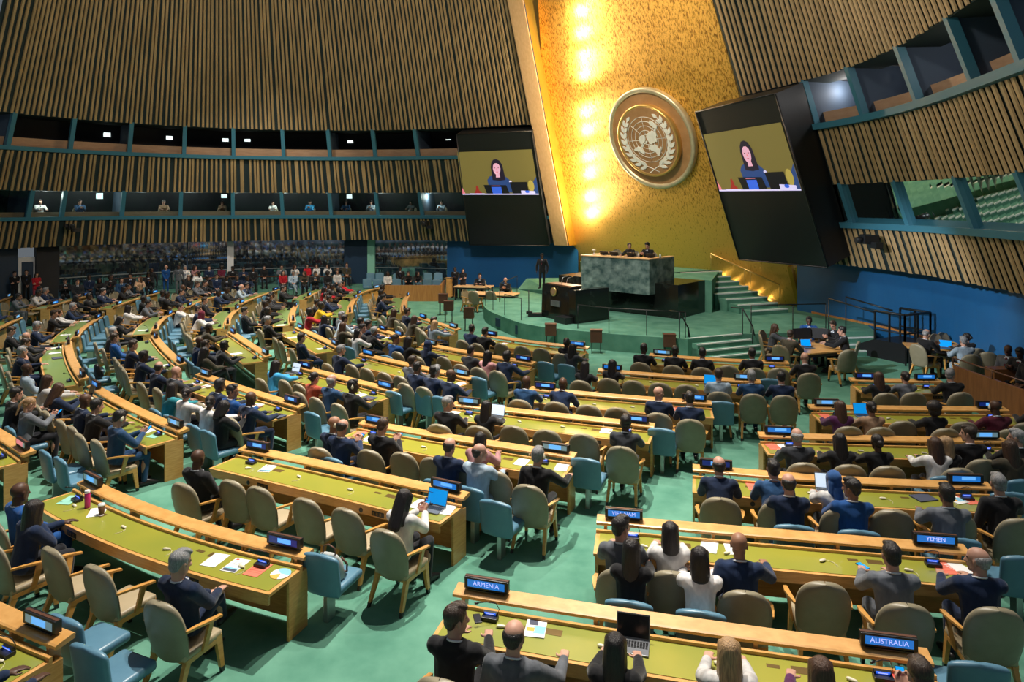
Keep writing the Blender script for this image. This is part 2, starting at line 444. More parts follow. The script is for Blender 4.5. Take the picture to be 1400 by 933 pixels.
    shirt = mesh_of('shirt_mesh', bm, ['shirt', 'cloth'])
    HM = Matrix.Translation(head_c) @ HR.to_4x4() @ Matrix.Scale(hs, 4)
    PEOPLE[key, sex] = dict(body=me, top=top, trousers=tr, shoes=sh, shirt=shirt, head=HM, hc=head_c,
                            hands=(W[-1] + W[1]) / 2 + Vector((0, .09, .0)))
    ps = .98 if stand else PS; PEOPLE[key, sex]['hc'] = head_c * ps; PEOPLE[key, sex]['hands'] *= ps; PEOPLE[key, sex]['ps'] = ps
    return PEOPLE[key, sex]


HAIR = {}
def hair_proto(st):
    if st in HAIR: return HAIR[st]
    bm = bmesh.new(); name = 'hair'
    cap = [((0, -.024, .046), (.0815, .097, .083))]
    nape = [((0, -.062, -.012), (.069, .046, .058))]
    if st == 'short':
        hull(bm, cap, 3); hull(bm, nape)
        for s in (-1, 1): hull(bm, [((s * .073, .004, .012), (.009, .018, .032))])
        hull(bm, [((.03, .058, .098), .020), ((-.035, .055, .100), .022), ((0, .0, .118), (.05, .05, .02))])
    elif st == 'ring':
        hull(bm, [((0, -.036, .020), (.084, .084, .060))], 3); hull(bm, nape)
    elif st in ('long', 'bob'):
        z = -.30 if st == 'long' else -.15
        hull(bm, cap, 3); hull(bm, [((0, -.045, .03), (.086, .078, .075)), ((0, -.068, -.10), (.088, .055, .06))])
        hull(bm, [((0, -.068, -.10), (.088, .055, .06)), ((0, -.085, z), (.085, .040, .05))])
        for s in (-1, 1):
            hull(bm, [((s * .068, .015, .045), (.020, .045, .045)), ((s * .078, -.01, -.09), (.018, .038, .05))])
            hull(bm, [((s * .078, -.01, -.09), (.018, .038, .05)), ((s * .076, -.035, z * .8), (.020, .035, .04))])
    elif st == 'bun':
        hull(bm, cap, 3); hull(bm, nape)
        hull(bm, [((0, -.125, .01), (.042, .036, .042))])
        for s in (-1, 1): hull(bm, [((s * .072, .0, .01), (.010, .022, .030))])
    elif st == 'tail':
        hull(bm, cap, 3); hull(bm, nape)
        hull(bm, [((0, -.118, .045), .022), ((0, -.145, -.02), (.026, .024, .03))]); hull(bm, [((0, -.145, -.02), (.026, .024, .03)), ((0, -.125, -.19), (.016, .014, .03))])
        for s in (-1, 1): hull(bm, [((s * .072, .002, .01), (.010, .022, .030))])
    elif st == 'afro':
        hull(bm, [((0, -.04, .055), (.118, .115, .108))], 3); hull(bm, [((0, -.06, -.03), (.10, .07, .08))])
    elif st == 'scarf':
        hull(bm, [((0, -.026, .042), (.088, .104, .090))], 3)
        hull(bm, [((0, -.05, -.02), (.086, .075, .08)), ((0, -.045, -.15), (.085, .075, .04))])
        for s in (-1, 1): hull(bm, [((s * .068, .02, .02), (.022, .045, .06)), ((s * .05, .035, -.12), (.030, .04, .035))])
        hull(bm, [((0, .055, -.155), (.05, .03, .025)), ((0, -.04, -.165), (.10, .07, .03))])
        hull(bm, [((.02, -.10, -.08), (.06, .03, .05)), ((.03, -.12, -.27), (.06, .02, .03))])
    elif st == 'cap':
        hull(bm, [((0, -.012, .055), (.086, .100, .078))], 3)
        hull(bm, [((0, .08, .055), (.06, .03, .008)), ((0, .125, .045), (.05, .03, .006))])
    me = remesh(bm, .008, 2, st + '_hair_mesh'); me.materials.append(M['cloth' if st in ('scarf', 'cap') else 'hair'])
    HAIR[st] = me
    return me


HCODE = {  # style, colour, words, sex
    's': ('short', (.012, .010, .010), 'short black hair', 'm'), 'S': ('short', (.035, .021, .014), 'short brown hair', 'm'),
    'G': ('short', (.24, .24, .25), 'short grey hair', 'm'), 'h': ('ring', (.018, .014, .013), 'thinning dark hair', 'm'),
    'H': ('ring', (.30, .29, .29), 'balding grey', 'm'), 'B': (None, None, 'bald head', 'm'),
    'L': ('long', (.012, .009, .010), 'long black hair', 'f'), 'O': ('long', (.060, .028, .016), 'long brown hair', 'f'),
    'Y': ('bob', (.36, .22, .11), 'blonde bob', 'f'), 'C': ('bob', (.012, .009, .010), 'black bob', 'f'),
    'P': ('bun', (.014, .010, .010), 'dark hair bun', 'f'), 'Q': ('tail', (.27, .16, .08), 'fair ponytail', 'f'),
    'W': ('afro', (.016, .012, .011), 'full curly hair', 'f'), 'V': ('scarf', (.022, .075, .22), 'blue headscarf', 'f'),
    'M': ('scarf', (.12, .012, .03), 'maroon headscarf', 'f'), 'N': ('scarf', (.012, .02, .06), 'navy headscarf', 'f'),
    'T': ('cap', (.014, .014, .016), 'black cap', 'm'),
}
TOP = {
    'n': ((.010, .022, .060), 'navy'), 'k': ((.010, .010, .012), 'black'), 'g': ((.115, .125, .145), 'grey'), 'c': ((.030, .033, .040), 'charcoal'),
    'b': ((.010, .075, .27), 'cobalt'), 'w': ((.66, .64, .63), 'white'), 't': ((.42, .26, .16), 'tan'), 'r': ((.42, .012, .022), 'red'),
    'y': ((.62, .36, .012), 'mustard'), 'p': ((.50, .25, .26), 'pink'), 's': ((.30, .38, .46), 'pale-blue'), 'm': ((.11, .012, .03), 'maroon'),
    'l': ((.05, .34, .66), 'sky-blue'), 'o': ((.055, .046, .030), 'olive'), 'u': ((.10, .02, .09), 'purple'), 'i': ((.016, .055, .135), 'mid-blue'),
    'e': ((.02, .22, .27), 'teal'), 'q': ((.55, .10, .05), 'orange-red'),
}
SKIN = {'l': (.50, .275, .20), 'm': (.27, .135, .082), 'd': (.075, .036, .022)}
PID = [0]
PHONES = []
def headset_mesh():
    if 'headset' not in HAIR:
        bm = bmesh.new()
        for s in (-1, 1): hull(bm, [((s * .088, -.006, -.002), (.012, .026, .030)), ((s * .084, -.006, .03), (.006, .008, .02))])
        HAIR['headset'] = mesh_of('headset_mesh', bm, 'cream', True)
    return HAIR['headset']


def make_person(loc, rz, pose, hair, top, skin, label, group=None, bottom=None, tie=None):
    st, hc, hw, sex = HCODE[hair]
    q = person_proto(pose, sex)
    PID[0] += 1; rnd = random.Random(PID[0] * 13)
    t = thing('person', label, 'person', loc, rz, group); t.scale = (q['ps'],) * 3
    jit = lambda c, a: (lambda q: tuple(min(1, x * q) for x in c) + (1,))(1 + rnd.uniform(-a, a))
    b = link('body', q['body'], t); b.color = jit(SKIN[skin], .12)
    tc = TOP[top][0]
    jk = o = link('blouse' if sex == 'f' else 'jacket', q['top'], t); o.color = jit(tc, .25)
    o = link('trousers', q['trousers'], t)
    o.color = (*(bottom or (tuple(x * .9 for x in tc) if (sex == 'm' and top in 'nkgcbsi') else (.014, .015, .02))), 1)
    for s in q['shoes']: link('shoe', s, t)
    if sex == 'm' and top not in 'rytlpe':
        o = link('shirt_and_tie', q['shirt'], jk); o.color = tie or rnd.choice([(.02, .03, .10, 1), (.10, .012, .02, 1), (.012, .012, .016, 1), (.03, .05, .16, 1)])
    if PHONES and PHONES.pop(): link('earphone', headset_mesh(), t, q['head'])
    if st:
        o = link('headscarf' if st == 'scarf' else 'cap' if st == 'cap' else 'hair', hair_proto(st), t, q['head']); o.color = jit(hc, .25)
    return t


def look_words(hair, top):
    sex = HCODE[hair][3]; w = TOP[top][1]
    return '%s %s, %s' % (w, 'suit' if sex == 'm' and top not in 'rytpleqo' else 'jacket' if sex == 'm' or top in 'nkgct' else 'top', HCODE[hair][2])
# ---------------------------------------------------------------- chairs (face +Y, origin on the floor under the seat)
def shell(bm, wf, zs, yf, th, curl, nx=14, mi=0):
    """upholstered back: half width wf(t), centre line yf(t) for t in 0..1, thickness th, edges curling forward"""
    n = len(zs); F_, B_ = [], []
    for i, z in enumerate(zs):
        t = (z - zs[0]) / (zs[-1] - zs[0]); w = max(wf(t), .004); rf, rb = [], []
        for j in range(nx + 1):
            u = -1 + 2 * j / nx; e = 1 - abs(u) ** 6 * .55; et = th * e * (1 - .55 * max(0, (t - .9) / .1) ** 2 - .4 * max(0, (.06 - t) / .06))
            y = yf(t) + curl * u * u
            rf.append(bm.verts.new((u * w, y + et / 2, z))); rb.append(bm.verts.new((u * w, y - et / 2, z)))
        F_.append(rf); B_.append(rb)
    for i in range(n - 1):
        for j in range(nx):
            for f in ((F_[i][j], F_[i + 1][j], F_[i + 1][j + 1], F_[i][j + 1]), (B_[i][j], B_[i][j + 1], B_[i + 1][j + 1], B_[i + 1][j])):
                bm.faces.new(f)
        bm.faces.new((F_[i][0], B_[i][0], B_[i + 1][0], F_[i + 1][0])); bm.faces.new((F_[i][nx], F_[i + 1][nx], B_[i + 1][nx], B_[i][nx]))
    for j in range(nx):
        bm.faces.new((F_[-1][j], B_[-1][j], B_[-1][j + 1], F_[-1][j + 1])); bm.faces.new((F_[0][j], F_[0][j + 1], B_[0][j + 1], B_[0][j]))
    for f in bm.faces: f.smooth = True; f.material_index = mi


def lerp_path(*pts):
    return [Vector(p) for p in pts]


def tan_parts():
    L = []
    bm = bmesh.new()
    def w(t):
        if t > .52: return .285 * max(0, 1 - ((t - .52) / .48) ** 2.5) ** .42
        return .285 - .05 * ((.52 - t) / .52) ** 2 - (.06 * ((.1 - t) / .1) ** 2 if t < .1 else 0)
    ts = [0, .03, .08, .16, .28, .4, .52, .62, .72, .80, .86, .91, .95, .975, .99, 1]
    shell(bm, w, [.365 + .665 * t for t in ts], lambda t: -.235 - .135 * t, .055, .055)
    L.append(('backrest', mesh_of('chair_back', bm, 'tan', True)))
    bm = bmesh.new(); box(bm, (0, .02, .425), (.50, .50, .085), bev=.03)
    L.append(('seat', mesh_of('chair_seat', bm, 'tan_seat', True)))
    for s in (-1, 1):
        bm = bmesh.new()
        pts = [(s * .285, -.26, .735), (s * .305, -.12, .725), (s * .315, .04, .70), (s * .30, .20, .665)]
        for i in range(3):
            a, b = Vector(pts[i]), Vector(pts[i + 1]); wa, wb = (.016, .024, .030, .022)[i], (.016, .024, .030, .022)[i + 1]
            prism(bm, [a + Vector((q * wa, 0, z)) for q, z in ((-1, -.012), (1, -.012), (1, .012), (-1, .012))], [b + Vector((q * wb, 0, z)) for q, z in ((-1, -.012), (1, -.012), (1, .012), (-1, .012))])
        a, b = Vector((s * .305, .06, .69)), Vector((s * .265, .0, .40))
        prism(bm, [a + Vector((x * .016, y * .035, 0)) for x, y in ((-1, -1), (1, -1), (1, 1), (-1, 1))], [b + Vector((x * .014, y * .028, 0)) for x, y in ((-1, -1), (1, -1), (1, 1), (-1, 1))])
        L.append(('armrest', mesh_of('chair_arm', bm, 'chairwood')))
    for s in (-1, 1):
        for a, b in (((s * .225, .22, .42), (s * .245, .27, 0)), ((s * .215, -.16, .42), (s * .25, -.34, 0))):
            bm = bmesh.new(); a, b = Vector(a), Vector(b); c = a.lerp(b, .86)
            q = ((-1, -1), (1, -1), (1, 1), (-1, 1))
            prism(bm, [a + Vector((x * .025, y * .040, 0)) for x, y in q], [c + Vector((x * .019, y * .025, 0)) for x, y in q])
            prism(bm, [c + Vector((x * .0195, y * .0255, 0)) for x, y in q], [b + Vector((x * .016, y * .020, 0)) for x, y in q], 1)
            L.append(('leg', mesh_of('chair_leg', bm, ['chairwood', 'black'])))
    bm = bmesh.new()
    for s in (-1, 1): box(bm, (s * .235, .02, .375), (.03, .48, .05))
    box(bm, (0, .25, .375), (.46, .03, .05)); box(bm, (0, -.19, .375), (.46, .03, .05))
    L.append(('seat_frame', mesh_of('chair_frame', bm, 'chairwood')))
    return L


def blue_parts():
    L = []
    bm = bmesh.new()
    w = lambda t: .255 * (1 if t < .86 else max(.05, 1 - ((t - .86) / .14) ** 2.6) ** .5) - (.03 * (1 - t / .1) ** 2 if t < .1 else 0)
    ts = [0, .03, .1, .3, .5, .7, .8, .86, .9, .94, .97, .99, 1]
    shell(bm, w, [.37 + .53 * t for t in ts], lambda t: -.20 - .075 * t, .075, .02)
    L.append(('backrest', mesh_of('blue_back', bm, 'blue', True)))
    bm = bmesh.new(); box(bm, (0, .06, .44), (.49, .50, .105), bev=.04); L.append(('seat', mesh_of('blue_seat', bm, 'blue', True)))
    bm = bmesh.new(); box(bm, (0, -.06, .20), (.07, .16, .40), bev=.012); L.append(('pedestal', mesh_of('blue_pedestal', bm, 'steel')))
    return L


PARTS = {}
def stamp(name, key, maker, label, cat, loc, rz, group=None):
    if key not in PARTS: PARTS[key] = maker()
    t = thing(name, label, cat, loc, rz, group)
    made = {}
    for p in PARTS[key]: made[p[0]] = link(p[0], p[1], made[p[2]] if len(p) > 2 else t)
    return t


# ---------------------------------------------------------------- desks
class Line:
    """the ledge of one desk in plan, from its left or far end to its right or near end; seats behind, stage ahead"""
    def __init__(s, px, z=.87):
        P = [at(x, y, z).to_2d() for x, y in px]
        if len(P) > 2:                                   # least-squares arc through noisy points
            ch = (P[-1] - P[0]); L = ch.length; e = ch / L; nrm = Vector((-e.y, e.x)); num = den = 0
            for q in P[1:-1]:
                u = (q - P[0]).dot(e) / L; b = 4 * u * (1 - u); num += b * (q - P[0]).dot(nrm); den += b * b
            sag = num / den
        else: ch = P[1] - P[0]; L = ch.length; e = ch / L; nrm = Vector((-e.y, e.x)); sag = 0
        sag = max(-.45, min(.45, sag))
        s.p = [P[0] + ch * (i / 24) + nrm * 4 * sag * (i / 24) * (1 - i / 24) for i in range(25)]
        s.acc = [0]
        for i in range(24): s.acc.append(s.acc[-1] + (s.p[i + 1] - s.p[i]).length)
        s.L = s.acc[-1]

    def pt(s, a, d=0., z=0.):
        i = 0
        while i < 23 and s.acc[i + 1] < a: i += 1
        t = (s.p[i + 1] - s.p[i]).normalized(); q = s.p[i] + t * (a - s.acc[i]); f = s.fwd(a)
        return Vector((q.x - f.x * d, q.y - f.y * d, z))

    def fwd(s, a):
        h = .3; i = max(0, min(23, int(a / s.L * 24)))
        t = (s.p[min(24, i + 2)] - s.p[max(0, i - 1)]).normalized()
        return Vector((-t.y, t.x, 0))

    def rz(s, a):
        f = s.fwd(a); return math.atan2(-f.x, f.y)

    def proj(s, P):
        best = None
        for i in range(-24, 145):
            a = s.L * (i / 120); q = s.pt(a); dd = (Vector((P.x, P.y, 0)) - q).length
            if best is None or dd < best[0]: best = (dd, a)
        a = best[1]; return a, -(Vector((P.x, P.y, 0)) - s.pt(a)).dot(s.fwd(a))


def sweep(bm, ln, a0, a1, prof, mi=0, n=None):
    n = n or max(2, int((a1 - a0) / .35) + 1); rings = []
    for i in range(n + 1):
        a = a0 + (a1 - a0) * i / n
        rings.append([bm.verts.new(ln.pt(a, d, z)) for d, z in prof])
    k = len(prof)
    for i in range(n):
        for j in range(k):
            f = bm.faces.new((rings[i][j], rings[i][(j + 1) % k], rings[i + 1][(j + 1) % k], rings[i + 1][j])); f.material_index = mi
    for r in (rings[0], rings[-1][::-1]):
        f = bm.faces.new(r); f.material_index = mi


def rect(d0, d1, z0, z1): return [(d0, z0), (d1, z0), (d1, z1), (d0, z1)]


ROWS = 'zeroth first second third fourth fifth sixth seventh eighth'.split()
BLOCK = {1: 'right block', 2: 'centre block', 3: 'third block', 4: 'fourth block', 5: 'fifth block', 6: 'far block'}
# ledge lines read off the photograph: (block, row from the stage): pixels
DESKS = {
    (1, 7): [(623, 803), (770, 825), (900, 847), (1009, 862), (1150, 881), (1272, 896)],
    (1, 6): [(816, 708), (928, 716), (1150, 737), (1322, 750)],
    (1, 5): [(947, 638), (1111, 651.6), (1257, 660), (1354, 663)],
    (1, 4): [(1037, 593), (1134, 596), (1280, 600.6), (1374, 601)],
    (1, 3): [(1106, 555), (1216, 557), (1376, 558.5)],
    (1, 2): [(1162, 518), (1225, 519.5), (1286, 520)],
    (2, 8): [(-70, 800), (0, 837), (89, 874)],
    (2, 7): [(114, 656), (180, 686), (250, 713), (350, 739), (422, 756)],
    (2, 6): [(331, 611), (395, 624), (450, 636), (540, 655), (638, 677)],
    (2, 5): [(494, 576), (600, 594), (690, 608), (787, 622)],
    (2, 4): [(620, 551), (687, 559), (775, 568), (895, 581)],
    (2, 3): [(725, 530), (795, 537), (870, 543), (973, 550)],
    (2, 2): [(818, 505), (900, 512), (970, 517), (1040, 521)],
    (2, 1): [(888, 484), (936, 488), (1000, 492), (1078, 495)],
    (3, 7): [(-75, 550), (0, 593), (40, 619)],
    (3, 6): [(125, 526), (175, 554), (252, 588)],
    (3, 5): [(272, 510), (330, 530), (413, 555)],
    (3, 4): [(407, 500), (450, 511), (490, 521), (541, 534)],
    (3, 3): [(493, 483), (560, 498), (600, 507), (646, 516)],
    (3, 2): [(578, 469), (630, 479), (680, 488), (731, 496)],
    (3, 1): [(660, 457), (720, 466), (805, 475)],
    (4, 6): [(93, 467), (98, 490), (115, 518)],
    (4, 5): [(211, 459), (225, 476), (250, 498)],
    (4, 4): [(315, 453), (335, 466), (367, 487)],
    (4, 3): [(406, 447), (430, 458), (463, 474)],
    (4, 2): [(517, 449), (535, 455), (552, 461)],
    (4, 1): [(573, 433), (597, 441), (627, 450)],
    (5, 7): [(27, 434), (0, 447), (-25, 460)],
    (5, 6): [(137, 433), (114, 448), (103, 461)],
    (5, 5): [(235, 428), (219, 439), (212, 451)],
    (5, 4): [(326, 421), (315, 431), (311, 444)],
    (5, 3): [(405, 417), (400, 428), (401, 440)],
    (5, 2): [(487, 406), (480, 417), (478, 428)],
    (5, 1): [(558, 403), (553, 413), (553, 425)],
    (6, 8): [(14, 405), (-20, 419)],
    (6, 7): [(122, 403), (68, 418)],
    (6, 6): [(216, 400), (184, 409), (158, 418)],
    (6, 5): [(308, 402), (275, 411), (256, 420)],
    (6, 4): [(380, 396), (350, 406), (327, 416)],
    (6, 3): [(450, 393), (436, 398), (420, 406)],
    (6, 2): [(519, 393), (503, 397), (488, 403)],
}
LINES = {k: Line(v) for k, v in DESKS.items()}
def place_words(k): return '%s row, %s' % (ROWS[k[1]], BLOCK[k[0]])
def desk_words(k): return '%s-row desk, %s' % (ROWS[k[1]], BLOCK[k[0]])
SIGN_TEXT = {((1, 7), 0): 'ARMENIA', ((1, 7), 1): 'AUSTRALIA', ((1, 6), 0): 'VIET NAM', ((1, 6), 1): 'YEMEN'}


def local(ln, k):
    mid = ln.pt(ln.L / 2, .3); return mid


def make_desk(k):
    ln = LINES[k]; L = ln.L
    t = thing('delegate_desk', 'long curved wooden desk with green leather top, %s row from the stage, %s' % (ROWS[k[1]], BLOCK[k[0]]), 'desk', group='delegates\' desks')
    o = ln.pt(L / 2, .35); t.location = o; mv = Matrix.Translation(-o)
    def add(n, bm, m, par=None): return obj(n, bm, m, par or t, Matrix.Identity(4) if par else mv)
    bm = bmesh.new(); sweep(bm, ln, 0, L, [(-.10, .825), (.075, .805), (.095, .815), (.095, .845), (.075, .855), (-.085, .88), (-.105, .87)]); led = add('ledge', bm, 'wood')
    for a in (.12, L / 3, 2 * L / 3, L - .12):
        bm = bmesh.new(); sweep(bm, ln, a - .02, a + .02, rect(-.03, .09, .66, .82), n=1); add('ledge_bracket', bm, 'wood', led)
    bm = bmesh.new(); sweep(bm, ln, 0, L, rect(.12, .70, .70, .735)); sweep(bm, ln, 0, L, rect(.12, .155, .735, .775)); add('tabletop', bm, 'wood')
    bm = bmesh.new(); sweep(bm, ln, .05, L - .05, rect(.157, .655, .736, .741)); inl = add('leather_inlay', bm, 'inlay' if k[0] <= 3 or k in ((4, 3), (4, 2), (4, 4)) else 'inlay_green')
    bm = bmesh.new(); sweep(bm, ln, .02, L - .02, rect(.665, .697, .60, .70)); fas = add('front_fascia', bm, 'wood')
    for a in (.0, L - .035):
        bm = bmesh.new(); sweep(bm, ln, a, a + .035, rect(.02, .36, 0, .70), n=1); add('end_panel', bm, 'wood')
    bm = bmesh.new(); sweep(bm, ln, .035, L - .035, rect(.02, .045, .06, .70)); add('modesty_panel', bm, 'wood')
    near = k[0] <= 3
    if near:
        for q in (.25, .75):
            bm = bmesh.new(); c = ln.pt(L * q - .25, .698, .65)
            f = ln.fwd(L * q - .25); R = Vector((0, 0, 1)).rotation_difference(-f).to_matrix()
            lathe(bm, [(.034, -.004), (.034, .003), (.026, .004), (.022, .0035)], c, 18, R=R); add('speaker', bm, 'black', fas)
            bm = bmesh.new(); sweep(bm, ln, L * q - .05, L * q + .17, rect(.69, .702, .615, .685), n=1)
            for i in range(3): sweep(bm, ln, L * q - .03 + i * .06, L * q + .0 + i * .06, rect(.70, .704, .63, .67), 1, n=1)
            add('control_panel', bm, ['black', 'plate'], fas)
            bm = bmesh.new(); sweep(bm, ln, L * q - .1, L * q + .08, rect(.24, .34, .741, .743), n=1); add('socket_plate', bm, 'plate', inl)
            bm = bmesh.new(); sweep(bm, ln, L * q - .32, L * q - .2, rect(.26, .31, .741, .743), n=1); add('socket_plate', bm, 'plate', inl)
    return t


def text_mesh(s, size, m):
    cu = bpy.data.curves.new('lettering', 'FONT'); cu.body = s; cu.size = size; cu.align_x = 'CENTER'; cu.align_y = 'CENTER'; cu.extrude = .0006
    o = bpy.data.objects.new('lettering', cu); C.objects.link(o); bpy.context.view_layer.update()
    me = bpy.data.meshes.new_from_object(o.evaluated_get(bpy.context.evaluated_depsgraph_get()))
    bpy.data.objects.remove(o); me.materials.clear(); me.materials.append(M[m]); return me


def sign_parts(kind):
    L = []
    bm = bmesh.new(); box(bm, (0, 0, .075), (.50, .075, .125), bev=.008); box(bm, (0, 0, .006), (.42, .09, .012)); L.append(('housing', mesh_of('sign_case', bm, 'black')))
    bm = bmesh.new(); box(bm, (0, 0, .139), (.495, .03, .004)); L.append(('top_strip', mesh_of('sign_top', bm, 'speaker'), 'housing'))
    for s in (-1, 1):
        bm = bmesh.new(); y = s * .0385
        if kind == 'text': box(bm, (0, y, .078), (.42, .002, .080))
        elif kind == 'red':
            box(bm, (-.05 , y, .078), (.32, .002, .080), mi=1); box(bm, (.16, y, .078), (.10, .002, .080), mi=2)
        elif kind == 0:
            box(bm, (0, y, .078), (.40, .002, .080)); box(bm, (.03, y + s * .001, .085), (.2, .002, .05), mi=1)
        elif kind == 1:
            box(bm, (0, y, .078), (.42, .002, .080), mi=2); box(bm, (.0, y + s * .001, .08), (.22, .002, .07), mi=1)
        else:
            box(bm, (0, y, .078), (.42, .002, .080), mi=3); box(bm, (.02, y + s * .001, .08), (.20, .002, .055), mi=1)
        L.append(('display', mesh_of('sign_display', bm, ['sign_blue', 'sign_pink', 'sign_grey', 'sign_deep'] if kind == 'red' else ['sign_blue', 'sign_light', 'sign_grey', 'sign_deep']), 'housing'))
    return L


def make_sign(k, end):
    ln = LINES[k]; L = ln.L; a = .36 if end == 0 else L - .36
    if (k, end) in ((( 2, 7), 0),): a = .30
    tx = SIGN_TEXT.get((k, end)); red = k == (3, 7) and end == 1
    kind = 'text' if tx else 'red' if red else (k[0] + k[1] * 2 + end) % 3
    side = ('left' if end == 0 else 'right') if k[0] <= 3 else ('far' if end == 0 else 'near')
    lab = 'nameplate with %s on %s end of %s' % ('white %s lettering' % tx if tx else 'red-lit display' if red else 'blue-lit display', side, desk_words(k))
    p = ln.pt(a, -.01, .880)
    t = stamp('nameplate', 'sign%s' % kind, lambda: sign_parts(kind), lab, 'nameplate', p, ln.rz(a), 'lit country nameplates')
    if tx:
        me = text_mesh(tx, .070 if len(tx) < 9 else .066, 'lcd_white')
        o = link('lettering', me, t, Matrix.Translation((0, -.0402, .079)) @ Matrix.Rotation(PI / 2, 4, 'X'))
    # console with gooseneck microphone just behind it
    a2 = a + (.12 if end == 0 else -.12)
    def cons():
        Q = []
        bm = bmesh.new(); box(bm, (0, 0, .02), (.17, .10, .04), bev=.006); box(bm, (.0, .03, .05), (.15, .03, .05), Matrix.Rotation(.5, 4, 'X')); Q.append(('base', mesh_of('console_base', bm, 'black')))
        bm = bmesh.new(); box(bm, (0, .012, .052), (.12, .004, .04), Matrix.Rotation(.5, 4, 'X')); Q.append(('display', mesh_of('console_lcd', bm, 'lcd')))
        bm = bmesh.new(); box(bm, (0, .0095, .054), (.085, .004, .013), Matrix.Rotation(.5, 4, 'X')); Q.append(('display_text', mesh_of('console_text', bm, 'lcd_white'), 'display'))
        bm = bmesh.new(); tube(bm, [(.07, .03, .03), (.09, .04, .10), (.06, .02, .17), (-.02, -.03, .20), (-.10, -.08, .205)], .0045, 6)
        tube(bm, [(-.10, -.08, .205), (-.135, -.1, .203)], .011, 8); Q.append(('gooseneck_microphone', mesh_of('console_mic', bm, 'black')))
        return Q
    stamp('microphone_console', 'console', cons, 'black microphone console with blue display, %s end of %s' % (side, desk_words(k)), 'microphone',
          ln.pt(a2, .26, .742), ln.rz(a2), 'microphone consoles')


def earpiece_parts():
    bm = bmesh.new(); hull(bm, [((-.03, 0, .016), (.032, .022, .016)), ((.012, .004, .014), (.028, .020, .013))]); a = mesh_of('earpiece_body', bm, 'cream', True)
    bm = bmesh.new(); tube(bm, [(.035, 0, .01), (.07, -.02, .004), (.09, -.08, .003), (.06, -.16, .003)], .003, 5)
    return [('earphone', a), ('cable', mesh_of('earpiece_cable', bm, 'cream'))]


def laptop_parts(scr, ang):
    L = []
    bm = bmesh.new(); box(bm, (0, 0, .009), (.33, .23, .018), bev=.004); L.append(('base', mesh_of('lap_base', bm, 'laptop')))
    bm = bmesh.new()
    for r in range(5):
        for c in range(11): box(bm, (-.14 + c * .028, -.01 + r * .021, .0195), (.022, .016, .003))
    L.append(('keyboard', mesh_of('lap_keys', bm, 'black'), 'base'))
    R = Matrix.Translation((0, .115, .016)) @ Matrix.Rotation(-ang, 4, 'X')
    bm = bmesh.new(); box(bm, (0, 0, .115), (.33, .008, .23), bev=.003); me = mesh_of('lap_lid', bm, 'laptop'); me.transform(R); L.append(('lid', me))
    bm = bmesh.new(); box(bm, (0, -.0045, .117), (.31, .002, .20)); me = mesh_of('lap_screen', bm, scr); me.transform(R); L.append(('screen', me, 'lid'))
    return L


def sheet(bm, w, d, z0, z1, mi=0, c=(0, 0)):
    box(bm, (c[0], c[1], (z0 + z1) / 2), (w, d, z1 - z0), mi=mi)


def doc_parts(kind):
    bm = bmesh.new(); mats = ['paper', 'coral', 'red', 'mint', 'sky', 'orange', 'ink']
    if kind == 'white': sheet(bm, .21, .297, 0, .004)
    elif kind == 'letter':
        sheet(bm, .21, .297, 0, .004); [sheet(bm, .15, .006, .004, .0045, 6, (0, .08 - i * .022)) for i in range(8)]
    elif kind == 'coral':
        sheet(bm, .21, .297, 0, .004, 1); [sheet(bm, .17, .005, .004, .0045, 2, (0, .05 - i * .04)) for i in range(4)]
    elif kind == 'red':
        sheet(bm, .23, .33, 0, .006, 2); [sheet(bm, .21, .09, .006, .0065, 1, (0, .03 - i * .1)) for i in range(2)]; lathe(bm, [(.018, .006), (.018, .0067)], (.05, .12, 0), 14, 0); sheet(bm, .06, .008, .006, .0066, 0, (-.02, .125))
    elif kind == 'mint': sheet(bm, .21, .297, 0, .003, 3)
    elif kind == 'flyer':
        sheet(bm, .21, .297, 0, .004); sheet(bm, .19, .07, .004, .0045, 6, (0, -.1)); sheet(bm, .19, .03, .0045, .0048, 4, (0, -.07)); sheet(bm, .04, .03, .004, .0045, 2, (-.06, .12)); [sheet(bm, .12, .005, .004, .0045, 6, (.0, .07 - i * .02)) for i in range(4)]
    elif kind == 'magazine':
        sheet(bm, .21, .297, 0, .008); sheet(bm, .09, .10, .008, .0085, 6, (-.03, .09)); sheet(bm, .12, .12, .008, .0084, 4, (.04, -.03)); sheet(bm, .08, .06, .008, .0086, 5, (-.05, -.03))
    elif kind == 'folder': sheet(bm, .30, .23, 0, .015, 6)
    elif kind == 'pie':
        for i, m in enumerate((4, 4, 0, 5, 0)):
            a0, a1 = i * 1.2566, (i + 1) * 1.2566; pts = [(0, 0)] + [(.12 * math.cos(a0 + (a1 - a0) * j / 5), .12 * math.sin(a0 + (a1 - a0) * j / 5)) for j in range(6)]
            prism(bm, [(x, y, 0) for x, y in pts], [(x, y, .003) for x, y in pts], m)
    return [('pages', mesh_of('document_' + kind, bm, mats))]


def bottle_parts():
    bm = bmesh.new(); lathe(bm, [(.036, 0), (.038, .01), (.038, .19), (.03, .21)], seg=20); a = mesh_of('bottle_body', bm, 'pink')
    bm = bmesh.new(); lathe(bm, [(.034, .208), (.036, .212), (.036, .245), (.028, .25)], seg=20)
    return [('bottle_body', a), ('cap', mesh_of('bottle_cap', bm, 'frost'))]


